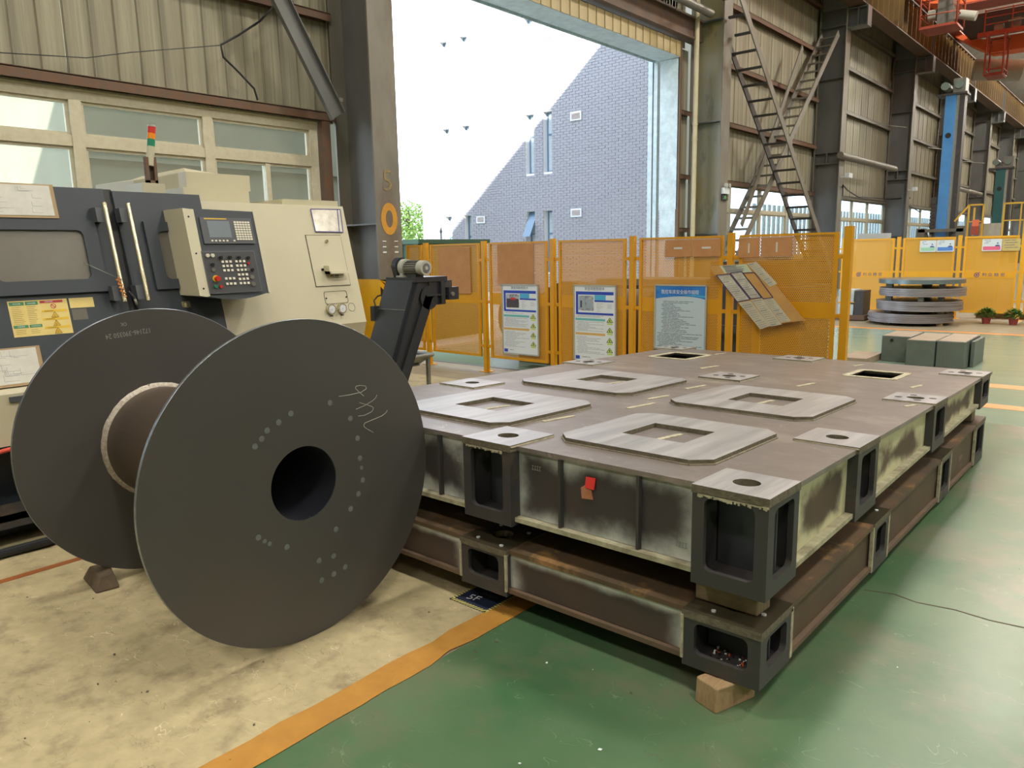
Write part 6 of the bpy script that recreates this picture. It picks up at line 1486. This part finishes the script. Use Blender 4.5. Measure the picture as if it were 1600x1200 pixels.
# front cage
cg = empty('hanging_cage'); BASE.pop('hanging_cage', None); cg.parent = CB
ya_ = 29.4
A0, A1, Bz0, Bz1 = -7.05, -5.95, 8.75, 9.75
q = MB(); q.box(A0, A1, ya_, ya_ + 1.1, Bz0 - .06, Bz0 + .02); q.build('cage_floor', M_crane2, cg)
q = MB()
for x in (A0, A1):
    for y in (ya_, ya_ + 1.1): q.cyl((x, y, Bz0), (x, y, Bz1 + 1.0), .03, 8)
for z in (Bz0 + .35, Bz0 + .8, Bz1 + .05):
    q.cyl((A0, ya_, z), (A1, ya_, z), .02, 8); q.cyl((A1, ya_, z), (A1, ya_ + 1.1, z), .02, 8); q.cyl((A0, ya_, z), (A0, ya_ + 1.1, z), .02, 8)
q.build('cage_rail', M_crane2, cg)
q = MB(); q.box(A0 + .45, A1 - .2, ya_ + .3, ya_ + .8, Bz0 + .05, Bz0 + .85); q.build('control_box', M_silver, cg)
q = MB(); q.cyl((A0 + .15, ya_ + .5, Bz0 + .45), (A0 + .4, ya_ + .5, Bz0 + .45), .18, 16); q.cyl((A1 - .05, ya_ + .6, Bz0 + .35), (A1 + .45, ya_ + .6, Bz0 + .2), .15, 16); q.build('motor', M_lightgrey, cg)
# walkway beam, railing and ladder cage between the girders
q = MB(); q.box(-6.4, 14, 35.4, 35.6, 9.45, 9.62); q.build('walkway_beam', M_crane2, CB)
q = MB()
for z in (9.9, 10.15, 10.4): q.cyl((-6.2, 35.5, z), (14, 35.5, z), .025, 8)
x = -6.2
while x < 12: q.cyl((x, 35.5, 9.6), (x, 35.5, 10.45), .025, 8); x += .9
q.build('railing', M_crane2, CB)
for k in range(9): MB().box(-5.9 + k * .55, -5.6 + k * .55, 35.6, 35.9, 9.62, 9.62 + random.uniform(.15, .4)).build('electric_box', M_silver, CB)
q = MB(); q.cyl((-5.4, 35.3, 9.85), (14, 35.3, 10.0), .03, 8); q.build('conduit', M_lightgrey, CB)
q = MB(); q.box(-4.4, -3.6, 35.55, 35.6, 9.62, 10.1); q.build('side_panel', M_crane, CB)
lc = empty('ladder_cage'); BASE.pop('ladder_cage', None); lc.parent = CB
xa, xb, y_ = -6.05, -5.45, 35.3
q = MB()
for x in (xa, xb):
    for y in (y_, y_ + .9): q.cyl((x, y, 8.0), (x, y, 9.5), .035, 8)
for z in (8.0, 8.2, 9.45): q.cyl((xa, y_, z), (xb, y_, z), .03, 8); q.cyl((xb, y_, z), (xb, y_ + .9, z), .03, 8); q.cyl((xa, y_, z), (xa, y_ + .9, z), .03, 8); q.cyl((xa, y_ + .9, z), (xb, y_ + .9, z), .03, 8)
for z in (8.75, 9.1): q.cyl((xa, y_, z), (xb, y_, z), .02, 8)
q.box(xa, xb, y_, y_ + .9, 7.95, 8.0); q.build('cage_frame', M_crane2, lc)
o = MB().cyl((-7.3, 40.2, 9.2), (-5.6, 40.8, 9.0), .45, 24).build('lamp_housing', M_lightgrey); o.parent = CB

# ================================================================== MASTS (boring machines beyond the amber fence)
def mast(x0, x1, y, z1, mt, lb, top=True):
    Mo = empty('machine_column', ((x0 + x1) / 2, y, 0), lb, 'machine')
    MB().box(x0, x1, y, y + .5, .0, z1).build('column', mt, Mo)
    MB().box(x1, x1 + .10, y + .05, y + .4, 1.0, z1 + .1).build('guide_rail', M_lightgrey, Mo)
    MB().box(x1 + .10, x1 + .24, y + .0, y + .4, 1.0, z1 + .1).build('rack', M_cast, Mo)
    zc = z1 - (z1 - 1.6) * .265
    MB().cyl(((x0 + x1) / 2, y - .003, zc), ((x0 + x1) / 2, y, zc), .085, 22).build('lifting_hole', M_black, Mo)
    mo = MB().box(x0 - .25, x1 + .30, y - .05, y + .5, z1, z1 + .06).build('head_plate', M_cast, Mo)
    MB().box(x1 - .10, x1 + .24, y - .05, y + .45, z1 + .06, z1 + .48).build('gear_head', M_silver, Mo)
    MB().cyl((x0 - .02, y - .1, z1 + .28), (x0 - .02, y + .4, z1 + .28), .12, 20).cyl((x1 + .07, y - .12, z1 + .27), (x1 + .07, y - .05, z1 + .27), .11, 20).build('motor', mat('motor_pale_teal', rgb(112, 128, 122), rough=.45), Mo)
    return Mo
Mo = mast(-5.80, -5.50, 28, 6.22, M_mast, 'tall bright blue machine column beyond the amber fence')
q = MB()
for k in range(10): q.box(-5.98, -5.82, 27.93, 28.0, 2.0 + k * .11, 2.07 + k * .11)
q.box(-5.96, -5.84, 27.95, 28.0, 1.9, 3.1); q.build('cable_chain', M_cast, Mo)
q = MB(); pr = [(-5.62 + .5 * math.cos(t), 1.98 + .42 * math.sin(t)) for t in [math.pi + math.pi * j / 14 for j in range(15)]]
for a, b_ in zip(pr, pr[1:]): q.beam((a[0], 27.8, a[1]), (b_[0], 27.8, b_[1]), .25, .07, up=(0, 1, 0))
q.box(-6.25, -4.95, 27.7, 27.95, 1.97, 2.07); q.box(-6.3, -6.05, 27.7, 27.95, 1.7, 2.1); q.box(-5.15, -4.9, 27.7, 27.95, 1.7, 2.15); q.build('sling_yoke', M_col, Mo)
mast(-5.62, -5.28, 37, 4.55, M_mast2, 'shorter teal machine column beyond the yellow railings')
MB().box(-6.9, -4.98, 27.2, 28.6, 0.0, 1.78).build('machine_base', M_silver, Mo)
o = MB().box(-7.9, -7.0, 27.0, 27.5, 0, 1.98).build('white_cabinet', M_white); tag(o, 'small white cabinet beside the blue machine column', 'cabinet')
o = MB().box(-3.95, -3.45, 24.2, 24.6, 0, 2.12).build('grey_cabinet', M_lightgrey); tag(o, 'pale grey control cabinet between the two yellow railings', 'cabinet')
# yellow railings
for (xa, xb, lb, diag) in ((-4.19, -3.85, 'with the slanted bar and red beacon', True), (-3.38, -2.9, 'without a slanted bar', False)):
    Rr = empty('yellow_railing', ((xa + xb) / 2, 24, 0), 'yellow platform railing above the amber fence, ' + lb, 'railing')
    q = MB()
    q.box(xa, xb, 23.98, 24.02, 2.60, 2.64); q.box(xa, xb, 23.98, 24.02, 2.16, 2.19)
    q.build('rail', M_rail, Rr)
    for x in (xa, xb): MB().box(x - .02, x + .02, 23.98, 24.02, 0, 2.64).build('upright', M_rail, Rr)
    if diag:
        MB().beam((xa, 24, 2.62), (xa - .33, 24, 2.2), .03, .04).build('slanted_rail', M_rail, Rr)
        MB().box(-4.08, -4.04, 23.98, 24.02, 1.8, 2.55).build('upright', M_rail, Rr)
    else: MB().box(xb - .15, xb - .12, 24.3, 24.34, 0, 2.64).build('upright', M_rail, Rr)
Bc = empty('warning_beacon', (-3.98, 23.9, 1.8), 'orange-red beacon box on the yellow railing with the slanted bar', 'beacon')
MB().box(-4.06, -3.92, 23.82, 23.95, 2.05, 2.22).build('beacon_lens', mat('beacon_red', rgb(230, 120, 84)), Bc); MB().box(-4.08, -3.9, 23.82, 23.95, 1.82, 2.05).build('beacon_base', M_crane2, Bc)

rebase()
